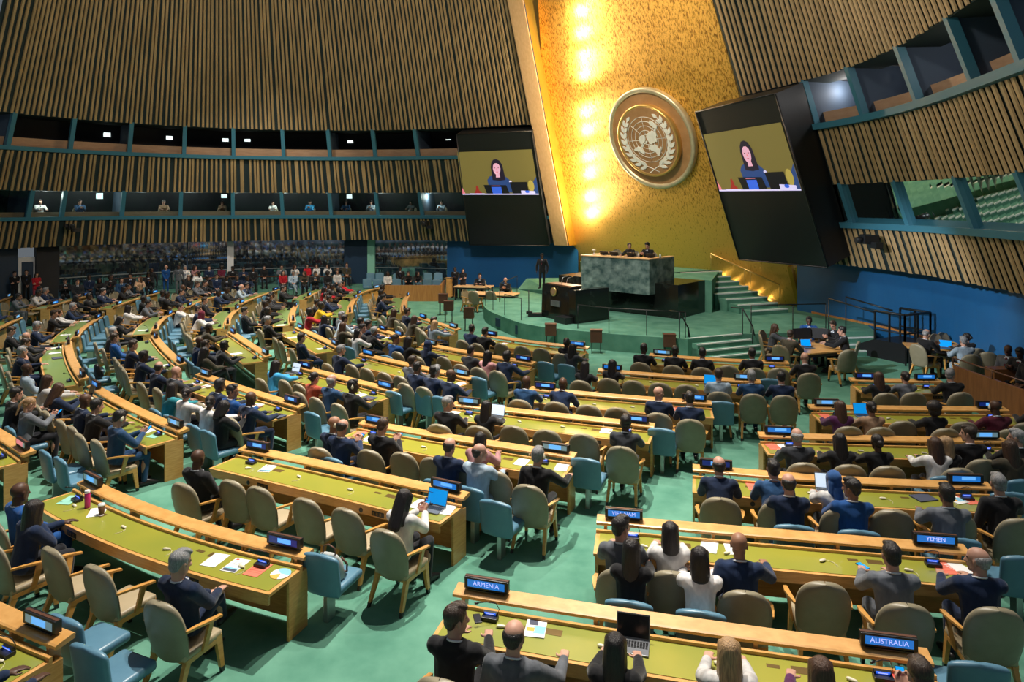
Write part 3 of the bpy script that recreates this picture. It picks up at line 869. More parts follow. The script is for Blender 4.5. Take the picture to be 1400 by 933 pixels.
def cup_parts():
    bm = bmesh.new(); lathe(bm, [(.032, 0), (.034, .004), (.046, .125)], seg=20); a = mesh_of('cup_body', bm, 'coffee')
    bm = bmesh.new(); lathe(bm, [(.048, .125), (.048, .133), (.04, .15), (.01, .155)], seg=20); b = mesh_of('cup_lid', bm, 'frost')
    bm = bmesh.new(); tube(bm, [(.008, 0, .15), (.02, 0, .22)], .004, 6)
    return [('cup_body', a), ('lid', b), ('straw', mesh_of('cup_straw', bm, 'mint'))]


def phone_parts():
    bm = bmesh.new(); box(bm, (0, 0, .005), (.075, .155, .009), bev=.003); a = mesh_of('phone_case', bm, 'black')
    bm = bmesh.new(); box(bm, (0, 0, .0102), (.066, .14, .001)); return [('case', a), ('screen', mesh_of('phone_screen', bm, 'screen_blue'), 'case')]
# ---------------------------------------------------------------- the hall: concave slatted walls that lean in over the floor
Z1, Z2, Z3, Z4, Z5, ZT = 2.86, 4.40, 5.82, 7.90, 9.48, 21.0


def solve(A, b):
    n = len(b); A = [r[:] + [b[i]] for i, r in enumerate(A)]
    for i in range(n):
        p = max(range(i, n), key=lambda r: abs(A[r][i])); A[i], A[p] = A[p], A[i]
        for r in range(n):
            if r != i:
                f = A[r][i] / A[i][i]; A[r] = [x - f * y for x, y in zip(A[r], A[i])]
    return [A[i][n] / A[i][i] for i in range(n)]


class Wall:
    def __init__(s, az, Z, lean):
        n = len(az); s.lean = lean
        X = [(a - 700) / F * z for a, z in zip(az, Z)]; us = [i / (n - 1) for i in range(n)]
        V = [[u ** (n - 1 - j) for j in range(n)] for u in us]
        s.cx, s.cy = solve(V, X), solve(V, Z)

    def plan(s, u):
        uu = min(1.0, max(0.0, u)); n = len(s.cx)
        ev = lambda c: sum(k * uu ** (n - 1 - j) for j, k in enumerate(c))
        dv = lambda c: sum(k * (n - 1 - j) * uu ** (n - 2 - j) for j, k in enumerate(c) if j < n - 1)
        T = Vector((dv(s.cx), dv(s.cy))); P = Vector((ev(s.cx), ev(s.cy))) + T * (u - uu)
        T.normalize(); return P, Vector((T.y, -T.x)), T

    def pt(s, u, z, off=0.):
        P, N, T = s.plan(u); k = s.lean * (z - 4.27) + off
        return Vector((P.x + N.x * k, P.y + N.y * k, z))

    def u_at(s, px, z, off=0., lo=-.5, hi=1.4):
        best = None
        for i in range(800):
            u = lo + (hi - lo) * i / 799; p = s.pt(u, z, off); e = abs(700 + F * p.x / p.y - px) if p.y > 1 else 1e9
            if best is None or e < best[0]: best = (e, u)
        return best[1]

    def arc(s, u0, u1, step):
        out = [u0]; n = 1500; acc = 0; last = s.plan(u0)[0]
        for i in range(1, n + 1):
            u = u0 + (u1 - u0) * i / n; p = s.plan(u)[0]; acc += (p - last).length; last = p
            if acc >= step: out.append(u); acc = 0
        return out


WL = Wall([-20, 200, 420, 620, 760], [33.45, 39.08, 42.31, 41.51, 38.94], .418)
WR = Wall([1130, 1230, 1320, 1420], [25.56, 22.07, 18.83, 15.49], .352)
UE_L = WL.u_at(752, Z2); US_R = WR.u_at(1062, Z2)
SEG = 40


def strip(bm, w, u0, u1, z0, z1, o0=0., o1=None, mi=0, n=SEG):
    o1 = o0 if o1 is None else o1; a = []
    for i in range(n + 1):
        u = u0 + (u1 - u0) * i / n; a.append((bm.verts.new(w.pt(u, z0, o0)), bm.verts.new(w.pt(u, z1, o1))))
    for i in range(n):
        f = bm.faces.new((a[i][0], a[i + 1][0], a[i + 1][1], a[i][1])); f.material_index = mi


def bar(bm, w, u, z0, z1, wid, dep, off=0., mi=0, bevel=.3):
    """one upright following the lean of the wall: trapezoid section"""
    r = []
    for z in (z0, z1):
        P = w.pt(u, z, off); _, N, T = w.plan(u); N3, T3 = Vector((N.x, N.y, 0)), Vector((T.x, T.y, 0))
        r.append([P - T3 * wid / 2, P + T3 * wid / 2, P + T3 * wid * (.5 - bevel * .5) + N3 * dep, P - T3 * wid * (.5 - bevel * .5) + N3 * dep])
    prism(bm, r[0], r[1], mi)


def slats(name, w, u0, u1, z0, z1, step, wid, jit):
    bm = bmesh.new(); rnd = random.Random(int(z0 * 100))
    for i, u in enumerate(w.arc(u0, u1, step)):
        if i == 0: continue
        du = rnd.choice((0, 0, 0, jit, -jit)) * (u1 - u0) / 400
        bar(bm, w, u + du, z0 + rnd.uniform(-.02, .02), z1, wid, .06 if w is WL else .035)
    return struct(name, bm, 'slat')


def build_wall(side, w, u0, u1, mull_up, mull_lo, glass_lo):
    bm = bmesh.new()
    for a, b in ((Z1, Z2), (Z3, Z4), (Z5, ZT)): strip(bm, w, u0, u1, a, b, -.04)
    strip(bm, w, u0, u1, Z1, Z1, -.04, -.9); strip(bm, w, u0, u1, Z3, Z3, -.04, -1.2); strip(bm, w, u0, u1, Z5, Z5, -.04, -1.2)
    struct('wall_' + side, bm, 'backing')
    st = .262 if side == 'left' else .285; wd = .138 if side == 'left' else .165
    slats('wall_%s_lower_slats' % side, w, u0, u1, Z1, Z2 - .14, st, wd, 1)
    slats('wall_%s_middle_slats' % side, w, u0, u1, Z3, Z4 - .16, st, wd, 1)
    slats('wall_%s_upper_slats' % side, w, u0, u1, Z5, ZT, st, wd, .4)
    # sills and mullions
    for nm, z, ms, zt in (('lower', Z2, mull_lo, Z3), ('upper', Z4, mull_up, Z5)):
        bm = bmesh.new(); n = SEG; rows = []
        for i in range(n + 1):
            u = u0 + (u1 - u0) * i / n
            rows.append([bm.verts.new(w.pt(u, zz, o)) for zz, o in ((z - .14, -.25), (z - .14, .16), (z + .06, .16), (z + .06, -.25))])
        for i in range(n):
            for j in range(4): bm.faces.new((rows[i][j], rows[i][(j + 1) % 4], rows[i + 1][(j + 1) % 4], rows[i + 1][j]))
        struct('trim_%s_%s_sill' % (side, nm), bm, 'teal')
        bm = bmesh.new()
        for px in ms:
            bar(bm, w, w.u_at(px, z + .1), z, zt + .05, .20, .24, -.22, bevel=0)
        struct('trim_%s_%s_mullions' % (side, nm), bm, 'teal')
        # the room behind the windows: floor, back, desk front
        bm = bmesh.new()
        strip(bm, w, u0, u1, z - .45, z - .45, -.1, -2.9); strip(bm, w, u0, u1, zt + .1, zt + .1, -.05, -2.9)
        strip(bm, w, u0, u1, z - .5, zt + .2, -2.9, -2.9)
        for px in ms[::2 if side == 'left' else 1]:
            u = w.u_at(px, z + .1); a, b = w.pt(u, z - .4, -.25), w.pt(u, z - .4, -2.9); c, d = w.pt(u, zt + .1, -2.9), w.pt(u, zt + .1, -.25)
            f = bm.faces.new([bm.verts.new(q) for q in (a, b, c, d)]); f.material_index = 1
        struct('wall_%s_%s_booth_lining' % (side, nm), bm, ['booth', 'boothblue'])
        bm = bmesh.new(); strip(bm, w, u0, u1, z - .1, z + (.52 if nm == 'upper' else .30), -.55, -.55); strip(bm, w, u0, u1, z + (.52 if nm == 'upper' else .30), z + (.52 if nm == 'upper' else .30), -.55, -.95)
        struct('trim_%s_%s_booth_desk' % (side, nm), bm, 'boothwood')
    bm = bmesh.new(); strip(bm, w, u0, u1, Z2 + .05, Z3, -.12, -.12); struct('window_1' if side == 'left' else 'window_2', bm, 'glass')


build_wall('left', WL, WL.u_at(-60, Z2), UE_L, [12, 97, 176, 251, 320, 387, 451, 512, 571], [40, 84, 168, 246, 319, 387, 453, 517, 577], True)
build_wall('right', WR, US_R, 1.25, [1112, 1178, 1251, 1326, 1392], [1163, 1240, 1329, 1420], True)

# ---------------------------------------------------------------- gold wall
G0 = Vector((3.4, 39.4, 4.27)); G1 = Vector((11.6, 29.1, 4.27)); GD = (G1 - G0).normalized()
GN2 = Vector((GD.y, -GD.x, 0)); GLEAN = .40
GUP = (Vector((0, 0, 1)) + GN2 * GLEAN).normalized(); GN = GD.cross(GUP).normalized()
if GN.y > 0: GN = -GN
def gold(px, py, off=0.): return on_plane(px, py, G0 + GN * off, GN)


bm = bmesh.new()
front = [gold(*p) for p in ((715, -330), (760, 396), (1114, 428), (1085, 366), (1030, 200), (880, -330))]
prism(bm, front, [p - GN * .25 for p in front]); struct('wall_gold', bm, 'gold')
# pilaster ribs at its right edge
bm = bmesh.new()
for a, b in (((1079, 363), (1094, 426)), ((1089, 364), (1106, 427))):
    P = [gold(a[0], a[1]), gold(a[0] + 5, a[1]), gold(b[0] + 6, b[1]), gold(b[0], b[1])]
    prism(bm, [p + GN * .18 for p in P], [p for p in P])
struct('trim_1', bm, 'gold_plain')
# maple board at the end of the left wall and the gold return behind it
bm = bmesh.new()
_, N, T = WL.plan(UE_L)
T3, N3 = Vector((T.x, T.y, 0)), Vector((N.x, N.y, 0))
lo, hi = WL.pt(UE_L, 2.75), WL.pt(UE_L, ZT)
def board(b, p0, p1, a, bb, d): prism(b, [p0 + T3 * a + N3 * d, p0 + T3 * bb + N3 * d, p0 + T3 * bb + N3 * (d - .08), p0 + T3 * a + N3 * (d - .08)], [p1 + T3 * a + N3 * d, p1 + T3 * bb + N3 * d, p1 + T3 * bb + N3 * (d - .08), p1 + T3 * a + N3 * (d - .08)])
board(bm, lo, hi, 0.0, .85, .14)
struct('trim_2', bm, 'wood_pale')
bm = bmesh.new()
q = [lo + T3 * .9 + N3 * .05, hi + T3 * .9 + N3 * .05]
w = [p - N3 * 2.2 + T3 * .1 for p in q]
bm.faces.new([bm.verts.new(p) for p in (q[0], w[0], w[1], q[1])])
struct('wall_gold_return', bm, 'gold_plain')

# ---------------------------------------------------------------- floor and lower walls under the slats
bm = bmesh.new()
v = [bm.verts.new(p) for p in ((-34, -2, 0), (18, -2, 0), (18, 48, 0), (-34, 48, 0))]; bm.faces.new(v)
struct('floor', bm, 'carpet')


def lower_strip(name, w, x0, x1, m, z0=0., z1=3.1, off=-.75, thick=.0, n=16):
    zz = 2.2; bm = bmesh.new(); u0, u1 = w.u_at(x0, zz, off), w.u_at(x1, zz, off); k = w.lean * (zz - 4.27) + off
    a = []
    for i in range(n + 1):
        u = u0 + (u1 - u0) * i / n; P, N, T = w.plan(u); a.append([bm.verts.new((P.x + N.x * (k + t), P.y + N.y * (k + t), z)) for z, t in ((z0, thick), (z1, thick), (z1, -.06), (z0, -.06))])
    for i in range(n):
        for j in range(4): bm.faces.new((a[i][j], a[i + 1][j], a[i + 1][(j + 1) % 4], a[i][(j + 1) % 4]))
    bm.faces.new(a[0]); bm.faces.new(a[-1][::-1])
    return struct(name, bm, m)


lower_strip('wall_left_base', WL, -80, 24, 'paint_dark')
d = lower_strip('door_1', WL, 25, 47, 'frost', 0, 2.3, thick=.04)
bm = bmesh.new()
zz, k = 2.2, WL.lean * (2.2 - 4.27) - .75
def lowpt(px, z, t): P, N, T = WL.plan(WL.u_at(px, zz, -.75)); return Vector((P.x + N.x * (k + t), P.y + N.y * (k + t), z))
prism(bm, [lowpt(28, .05, .07), lowpt(44, .05, .07), lowpt(44, 2.05, .07), lowpt(28, 2.05, .07)], [lowpt(28, .05, .03), lowpt(44, .05, .03), lowpt(44, 2.05, .03), lowpt(28, 2.05, .03)])
obj('door_panel', bm, 'paint_dark', d)
lower_strip('pillar_1', WL, 48, 80, 'booth', thick=.25)
lower_strip('window_3', WL, 80, 254, 'mirror')
lower_strip('wall_left_recess', WL, 254, 256, 'paint_dark')
lower_strip('window_4', WL, 256, 310, 'mirror')
lower_strip('pillar_2', WL, 310, 319, 'frost', thick=.12)
lower_strip('window_5', WL, 319, 470, 'mirror')
lower_strip('wall_left_doorway', WL, 470, 503, 'paint_dark')
lower_strip('pillar_3', WL, 503, 512, 'mint', thick=.12)
lower_strip('window_6', WL, 512, 612, 'mirror')
lower_strip('wall_left_cobalt', WL, 612, 790, 'paint')
for i, (a, b) in enumerate(((80, 254), (256, 310), (319, 470), (512, 612))):
    lower_strip('trim_window_rail_%d' % (i + 1), WL, a, b, 'steel', 1.02, 1.07, thick=.05)
lower_strip('wall_right_base', WR, 1090, 1640, 'paint', z1=3.2)
lower_strip('baseboard_right', WR, 1110, 1600, 'amber', .6, .68, thick=.03)

# ---------------------------------------------------------------- dais, rostrum, steps
DZ = .6
edge = [(661, 417), (664, 422), (672, 427), (682, 431), (697, 437), (712, 442), (740, 447), (775, 451), (808, 454), (840, 457), (890, 460.5), (940, 464)]
dp = [at(x, y, DZ).to_2d() for x, y in edge]
st_r = at(1015, 457, DZ).to_2d(); far_r = at(1196, 453, DZ).to_2d()
dx = (far_r - st_r).normalized()
out = dp + [st_r - dx * .0, far_r, Vector((13.9, 27.5)), Vector((13.5, 31)), Vector((3.5, 39.5)), Vector((-1.2, 34.5))]
bm = bmesh.new(); prism(bm, [(p.x, p.y, 0) for p in out], [(p.x, p.y, DZ) for p in out]); struct('floor_dais', bm, 'carpet')
for i, (a, b) in enumerate((((680, 436.5), (700, 447)), ((707, 446), (737, 458)))):
    q0 = at(a[0], a[1], .42).to_2d(); q1 = at(b[0], b[1] - 2, .38).to_2d()
    P0, P1 = at(a[0], a[1] - 6.5, DZ).to_2d(), at(b[0], b[1] - 12.5, DZ).to_2d(); n = Vector((P1.y - P0.y, -(P1.x - P0.x))).normalized()
    bm = bmesh.new(); prism(bm, [(*(P0 + n * .10), .12), (*(P1 + n * .10), .12), (*(P1 + n * .10), .46), (*(P0 + n * .10), .46)], [(*(P0 - n * .1), .12), (*(P1 - n * .1), .12), (*(P1 - n * .1), .46), (*(P0 - n * .1), .46)])
    struct('trim_dais_vent_%d' % (i + 1), bm, 'paint_dark')
# front steps
s0, s1 = at(944, 463.5, DZ).to_2d(), at(1015, 457, DZ).to_2d()
sd = (s1 - s0).normalized(); sn = Vector((sd.y, -sd.x))
if sn.y > 0: sn = -sn
for i, z in enumerate((.45, .30, .15)):
    bm = bmesh.new(); a, b = s0 + sd * .05, s1 + sd * (.12 + .12 * i); o = sn * (.32 * (i + 1))
    prism(bm, [(*a, 0), (*b, 0), (*(b + o), 0), (*(a + o), 0)], [(*a, z), (*b, z), (*(b + o), z), (*(a + o), z)])
    st = struct('floor_step_%d' % (i + 1), bm, 'carpet')
    bm = bmesh.new(); box(bm, (*((a + b) / 2 + o - sn * .03), z), ((b - a).length, .07, .05), Matrix.Rotation(math.atan2(sd.y, sd.x), 4, 'Z')); obj('nosing', bm, 'white', st)
bm = bmesh.new(); box(bm, (*((s0 + s1) / 2 - sn * .03), DZ), ((s1 - s0).length, .07, .05), Matrix.Rotation(math.atan2(sd.y, sd.x), 4, 'Z')); struct('trim_3', bm, 'white')
# right hand steps
r0, r1 = at(1150, 454, DZ).to_2d(), at(1168, 453.5, DZ).to_2d(); rn = Vector((.15, -1)).normalized(); rd = Vector((1, .15)).normalized()
for i, z in enumerate((.45, .30, .15)):
    bm = bmesh.new(); a, b = r0 - rd * .3, r0 + rd * 1.0 + rn * 0; o = rn * (.38 * (i + 1))
    prism(bm, [(*a, 0), (*b, 0), (*(b + o), 0), (*(a + o), 0)], [(*a, z), (*b, z), (*(b + o), z), (*(a + o), z)])
    st = struct('floor_side_step_%d' % (i + 1), bm, 'carpet')
    bm = bmesh.new(); box(bm, (*((a + b) / 2 + o - rn * .03), z), ((b - a).length, .07, .05), Matrix.Rotation(math.atan2(rd.y, rd.x), 4, 'Z')); obj('nosing', bm, 'white', st)

# black marble base of the rostrum
def wall_box(name, A, B, depth, z0, z1, m, label=None, cat=None):
    A, B = A.to_2d(), B.to_2d(); d_ = (B - A).normalized(); n = Vector((-d_.y, d_.x))
    if n.y < 0: n = -n
    bm = bmesh.new(); r = [A, B, B + n * depth, A + n * depth]
    prism(bm, [(p.x, p.y, z0) for p in r], [(p.x, p.y, z1) for p in r])
    return bm, d_, n


RB0, RB1 = at(764, 376, 1.94), at(927, 436.6, DZ)
base_d = (RB1 - RB0).to_2d().normalized(); base_n = Vector((-base_d.y, base_d.x))
rost = thing('rostrum', 'tall green marble presiding desk raised on a black marble base before the gold wall', 'podium', (*(RB0.to_2d() + base_d * 4), DZ))
mv = Matrix.Translation(-rost.location)
bm, _, _ = wall_box('', RB0, RB1, 2.35, DZ, 1.94, ''); obj('marble_base', bm, 'marble_dark', rost, mv)
GB0, GB1 = at(795, 350, 2.9), at(893, 355, 2.9); GB1 = Vector((*(GB0.to_2d() + base_d * max(3.2, (GB1 - GB0).to_2d().dot(base_d))), 2.9))
bm, _, _ = wall_box('', GB0, GB1, .55, 1.50, 2.9, ''); obj('marble_front', bm, 'marble', rost, mv)
for q_ in (GB0, GB1 - Vector((*base_d, 0)) * .25):
    qa = Vector((*(q_.to_2d() + base_n * .55), 0)); qb = qa + Vector((*base_d, 0)) * .25
    bm, _, _ = wall_box('', qa, qb, 1.5, 1.50, 2.9, ''); obj('marble_side', bm, 'marble', rost, mv)
    bm, _, _ = wall_box('', qa, qb, 1.53, 2.9, 2.945, ''); obj('side_top', bm, 'wood_pale', rost, mv)
bm, _, _ = wall_box('', Vector((*(GB0.to_2d() - base_d * .03 - base_n * .03), 0)), Vector((*(GB1.to_2d() + base_d * .03 - base_n * .03), 0)), .66, 2.9, 2.945, ''); obj('desk_top', bm, 'wood_pale', rost, mv)
qa = Vector((*(GB0.to_2d() + base_n * .56 + base_d * .26), 0)); qb = Vector((*(GB1.to_2d() + base_n * .56 - base_d * .26), 0))
bm, _, _ = wall_box('', qa, qb, 1.45, 1.93, 2.10, ''); obj('seat_riser', bm, 'carpet', rost, mv)
# landing behind the rostrum
LA = RB0.to_2d() + base_n * 2.35; LBp = RB1.to_2d() + base_n * 2.35
bm = bmesh.new(); r = [LA, LBp + base_d * .3, gold(975, 378).to_2d() + Vector((.4, .2)), Vector((3.8, 38.0))]
prism(bm, [(p.x, p.y, DZ) for p in r], [(p.x, p.y, 1.94) for p in r]); struct('floor_landing', bm, 'carpet')
# flight of steps down along the gold wall
top_r, bot_r = gold(976, 377), gold(1092, 431)
top_r = at_depth(976, 377, top_r.y - .25); a0 = Vector((top_r.x, top_r.y)); a1 = at(1078, 428, DZ).to_2d()
run = (a1 - a0); n8 = 8; fd = run.normalized(); wdir = Vector((fd.y, -fd.x))
if wdir.y > 0: wdir = -wdir
for i in range(n8):
    z = 1.94 - (i) * (1.94 - DZ) / n8
    p = a0 + run * (i / n8); q = a0 + run * ((i + 1) / n8); Wd = 2.3 - .12 * (i > 4) * (i - 4)
    bm = bmesh.new(); r = [p + fd * 0, q, q + wdir * Wd, p + wdir * Wd]
    prism(bm, [(x.x, x.y, DZ - .02) for x in r], [(x.x, x.y, z) for x in r]); st = struct('floor_gold_step_%d' % (i + 1), bm, 'carpet')
    bm = bmesh.new(); c = (q + q + wdir * Wd) / 2 - fd * .04; box(bm, (c.x, c.y, z), (.09, Wd, .055), Matrix.Rotation(math.atan2(fd.y, fd.x), 4, 'Z')); obj('nosing', bm, 'white', st)
# handrail, baseboard and foot lights along those steps
bm = bmesh.new(); h0, h1 = gold(972, 347, .12), gold(1066, 390, .12); tube(bm, [h0, h1], .035)
for px, y0, y1 in ((1018, 369, 400), (1026, 373, 407), (1066, 391, 416), (972, 348, 374)): tube(bm, [gold(px, y0, .12), gold(px, y1, .12)], .016)
rl = obj('handrail', bm, 'brass'); tag(rl, 'slim brass handrail running down the gold wall beside the steps', 'handrail')
bm = bmesh.new(); P = [gold(935, 371, .06), gold(975, 375, .06), gold(1092, 430, .06), gold(1118, 434, .06)]
for i in range(3): prism(bm, [P[i], P[i] + Vector((0, 0, .16)), P[i] + Vector((0, 0, .16)) - GN * .3, P[i] - GN * .3], [P[i + 1], P[i + 1] + Vector((0, 0, .16)), P[i + 1] + Vector((0, 0, .16)) - GN * .3, P[i + 1] - GN * .3])
struct('baseboard_gold', bm, 'wood')

# speaker's podium
q0, q1 = at(740, 433, DZ), at(800, 446, DZ)
d2 = (q1 - q0).to_2d().normalized(); n2 = Vector((-d2.y, d2.x))
pod = thing('lectern', 'black marble speaker\'s podium with round gilt emblem at the front of the dais', 'lectern', (*q0.to_2d(), DZ))
mv = Matrix.Translation(-pod.location)
def pz(name, s0, s1, f0, f1, z0, z1, m, slope=0.):
    A, B = q0.to_2d() + d2 * s0 + n2 * f0, q0.to_2d() + d2 * s1 + n2 * f0; A2, B2 = A + n2 * (f1 - f0), B + n2 * (f1 - f0)
    bm = bmesh.new(); prism(bm, [(*A, z0), (*B, z0), (*B2, z0), (*A2, z0)], [(*(A + n2 * slope), z1), (*(B + n2 * slope), z1), (*B2, z1), (*A2, z1)])
    return obj(name, bm, m, pod, mv)
pz('front_panel', 0, 1.75, 0, .5, DZ, 1.93, 'marble_dark', .06); pz('side_wing', 1.75, 2.12, -.02, 1.7, DZ, 1.86, 'marble_dark'); pz('side_wall', 0, .12, .5, 1.7, DZ, 1.80, 'marble_dark')
pz('name_plate', .62, 1.16, -.015, .05, 1.12, 1.34, 'laptop'); pz('platform', 1.35, 2.0, -.42, 0, DZ, DZ + .24, 'black'); pz('desk_ledge', .1, 1.65, .2, .75, 1.93, 1.96, 'wood_dark')
c = q0.to_2d() + d2 * .80 - n2 * .0; Rm = Vector((0, 0, 1)).rotation_difference(Vector((-n2.x, -n2.y, .04))).to_matrix()
bm = bmesh.new(); lathe(bm, [(.17, -.02), (.17, .035), (.145, .045)], (c.x, c.y, 1.68), 28, 0, Rm); lathe(bm, [(.12, .04), (.12, .05)], (c.x, c.y, 1.68), 24, 1, Rm); obj('emblem', bm, ['brass', 'bronze'], pod, mv)
bm = bmesh.new()
for s_ in (.7, 1.0):
    p = q0.to_2d() + d2 * s_ + n2 * .45; tube(bm, [(*p, 1.94), (*(p + n2 * .1), 2.2), (*(p + n2 * .35), 2.24)], .012, 6)
obj('microphone', bm, 'steel', pod, mv)
# side stair platform on the left where the guard stands
bm = bmesh.new()
gp = at(741, 393, 1.08).to_2d(); r = [at(708, 396, DZ).to_2d(), at(742, 404, DZ).to_2d() + Vector((.3, 0)), Vector((3.0, 34.2)), Vector((3.4, 37.6)), Vector((.8, 37.2))]
zt = [DZ + .02, .85, 1.08, 1.08, 1.08]
prism(bm, [(p.x, p.y, DZ - .02) for p in r], [(p.x, p.y, z) for p, z in zip(r, zt)]); struct('floor_ramp', bm, 'carpet')

# ---------------------------------------------------------------- emblem on the gold wall
EC = gold(890, 190, .12); ER = 2.52
EX = GD; EY = GUP; EM = Matrix(((EX.x, EY.x, GN.x, EC.x), (EX.y, EY.y, GN.y, EC.y), (EX.z, EY.z, GN.z, EC.z), (0, 0, 0, 1)))
if EX.cross(EY).dot(GN) < 0:
    EM = Matrix(((-EX.x, EY.x, GN.x, EC.x), (-EX.y, EY.y, GN.y, EC.y), (-EX.z, EY.z, GN.z, EC.z), (0, 0, 0, 1)))
SX = 1 if EM.col[0].to_3d().x > 0 else -1
em = thing('round_emblem', 'huge round bronze emblem with silver world map and olive wreath on the gold wall', 'emblem'); em.matrix_world = EM
bm = bmesh.new(); lathe(bm, [(ER, -.10), (ER, .10), (ER - .06, .16), (ER - .20, .16), (ER - .25, .03)], seg=72, caps=False); obj('outer_rim', bm, 'ring', em)
bm = bmesh.new(); lathe(bm, [(ER - .24, -.05), (ER - .24, .06)], seg=72); obj('outer_disc', bm, 'bronze', em)
off = Vector((0, -.02, .12))
bm = bmesh.new(); lathe(bm, [(1.78, -.1), (1.78, .20), (1.72, .22), (1.66, .17)], off, 64, caps=False); obj('inner_rim', bm, 'brass', em)
bm = bmesh.new(); lathe(bm, [(1.68, -.05), (1.68, .17)], off, 64); obj('inner_disc', bm, 'bronze', em)
mo = off + Vector((0, .08, 0)); zf = .305; mo.z = 0
bm = bmesh.new()
for r in (.24, .46, .68, .90, 1.12):
    tube(bm, [mo + Vector((math.cos(a) * r, math.sin(a) * r, zf)) for a in [i * 2 * PI / 48 for i in range(49)]], .014, 4)
for a in range(8):
    a_ = a * PI / 4 + .0; tube(bm, [mo + Vector((math.cos(a_) * .24, math.sin(a_) * .24, zf)), mo + Vector((math.cos(a_) * 1.12, math.sin(a_) * 1.12, zf))], .012, 4)
obj('map_grid', bm, 'silver', em)
bm = bmesh.new()
LAND = [  # polar map: North America, South America, Europe-Asia, Africa, Australia, Greenland, islands
        [(-.06, .02), (-.05, .16), (-.16, .22), (-.30, .20), (-.42, .10), (-.40, -.04), (-.34, -.10), (-.30, -.20), (-.38, -.26), (-.44, -.34), (-.34, -.32), (-.26, -.24), (-.22, -.12), (-.14, -.10)],
        [(-.46, -.30), (-.36, -.38), (-.28, -.52), (-.30, -.66), (-.40, -.60), (-.56, -.50), (-.78, -.46), (-.86, -.40), (-.74, -.34), (-.60, -.28)],
        [(.06, -.02), (.02, .12), (.10, .26), (.24, .34), (.38, .38), (.50, .34), (.62, .26), (.60, .14), (.52, .08), (.58, -.04), (.54, -.14), (.44, -.10), (.40, -.20), (.30, -.16), (.24, -.24), (.12, -.20), (.10, -.10)],
        [(.08, -.26), (.22, -.28), (.36, -.24), (.48, -.28), (.52, -.42), (.62, -.50), (.58, -.66), (.50, -.78), (.40, -.74), (.36, -.60), (.26, -.52), (.12, -.50), (.04, -.38)],
        [(.34, .70), (.42, .84), (.54, .80), (.66, .66), (.76, .56), (.70, .46), (.58, .48), (.48, .58)], [(-.04, -.18), (.02, -.10), (.0, -.03), (-.07, -.06), (-.10, -.14)],
        [(.56, .44), (.64, .40), (.60, .32), (.52, .38)], [(.66, -.36), (.72, -.44), (.68, -.52), (.64, -.44)]]
for pl in LAND:
    pl = [(x * SX * 1.08, y * 1.08) for x, y in pl]
    prism(bm, [(mo.x + x, mo.y + y, zf - .01) for x, y in pl], [(mo.x + x, mo.y + y, zf + .035) for x, y in pl])
obj('continents', bm, 'silver', em)
bm = bmesh.new()
for s in (-1, 1):
    cen = mo + Vector((0, -.02, 0)); stem = []
    for i in range(10):
        a = math.radians(-74 + i * 13.5); R_ = 1.36
        p = cen + Vector((s * R_ * math.cos(a), R_ * math.sin(a), zf)); stem.append(p)
        t = Vector((-s * math.sin(a), math.cos(a), 0))
        for sd_ in ((-1, 1) if i < 9 else (0,)):
            dr = (t + Vector((s * math.cos(a), math.sin(a), 0)) * .55 * sd_).normalized(); pr = Vector((-dr.y, dr.x, 0)); l = .47 - .016 * i
            pts = [p, p + dr * l * .35 + pr * .085, p + dr * l * .7 + pr * .065, p + dr * l, p + dr * l * .7 - pr * .065, p + dr * l * .35 - pr * .085]
            prism(bm, [q - Vector((0, 0, .01)) for q in pts], [q + Vector((0, 0, .03)) for q in pts])
    tube(bm, [cen + Vector((-s * .28, -1.62, zf)), cen + Vector((s * .15, -1.40, zf))] + stem, .022, 5)
obj('olive_wreath', bm, 'silver', em)

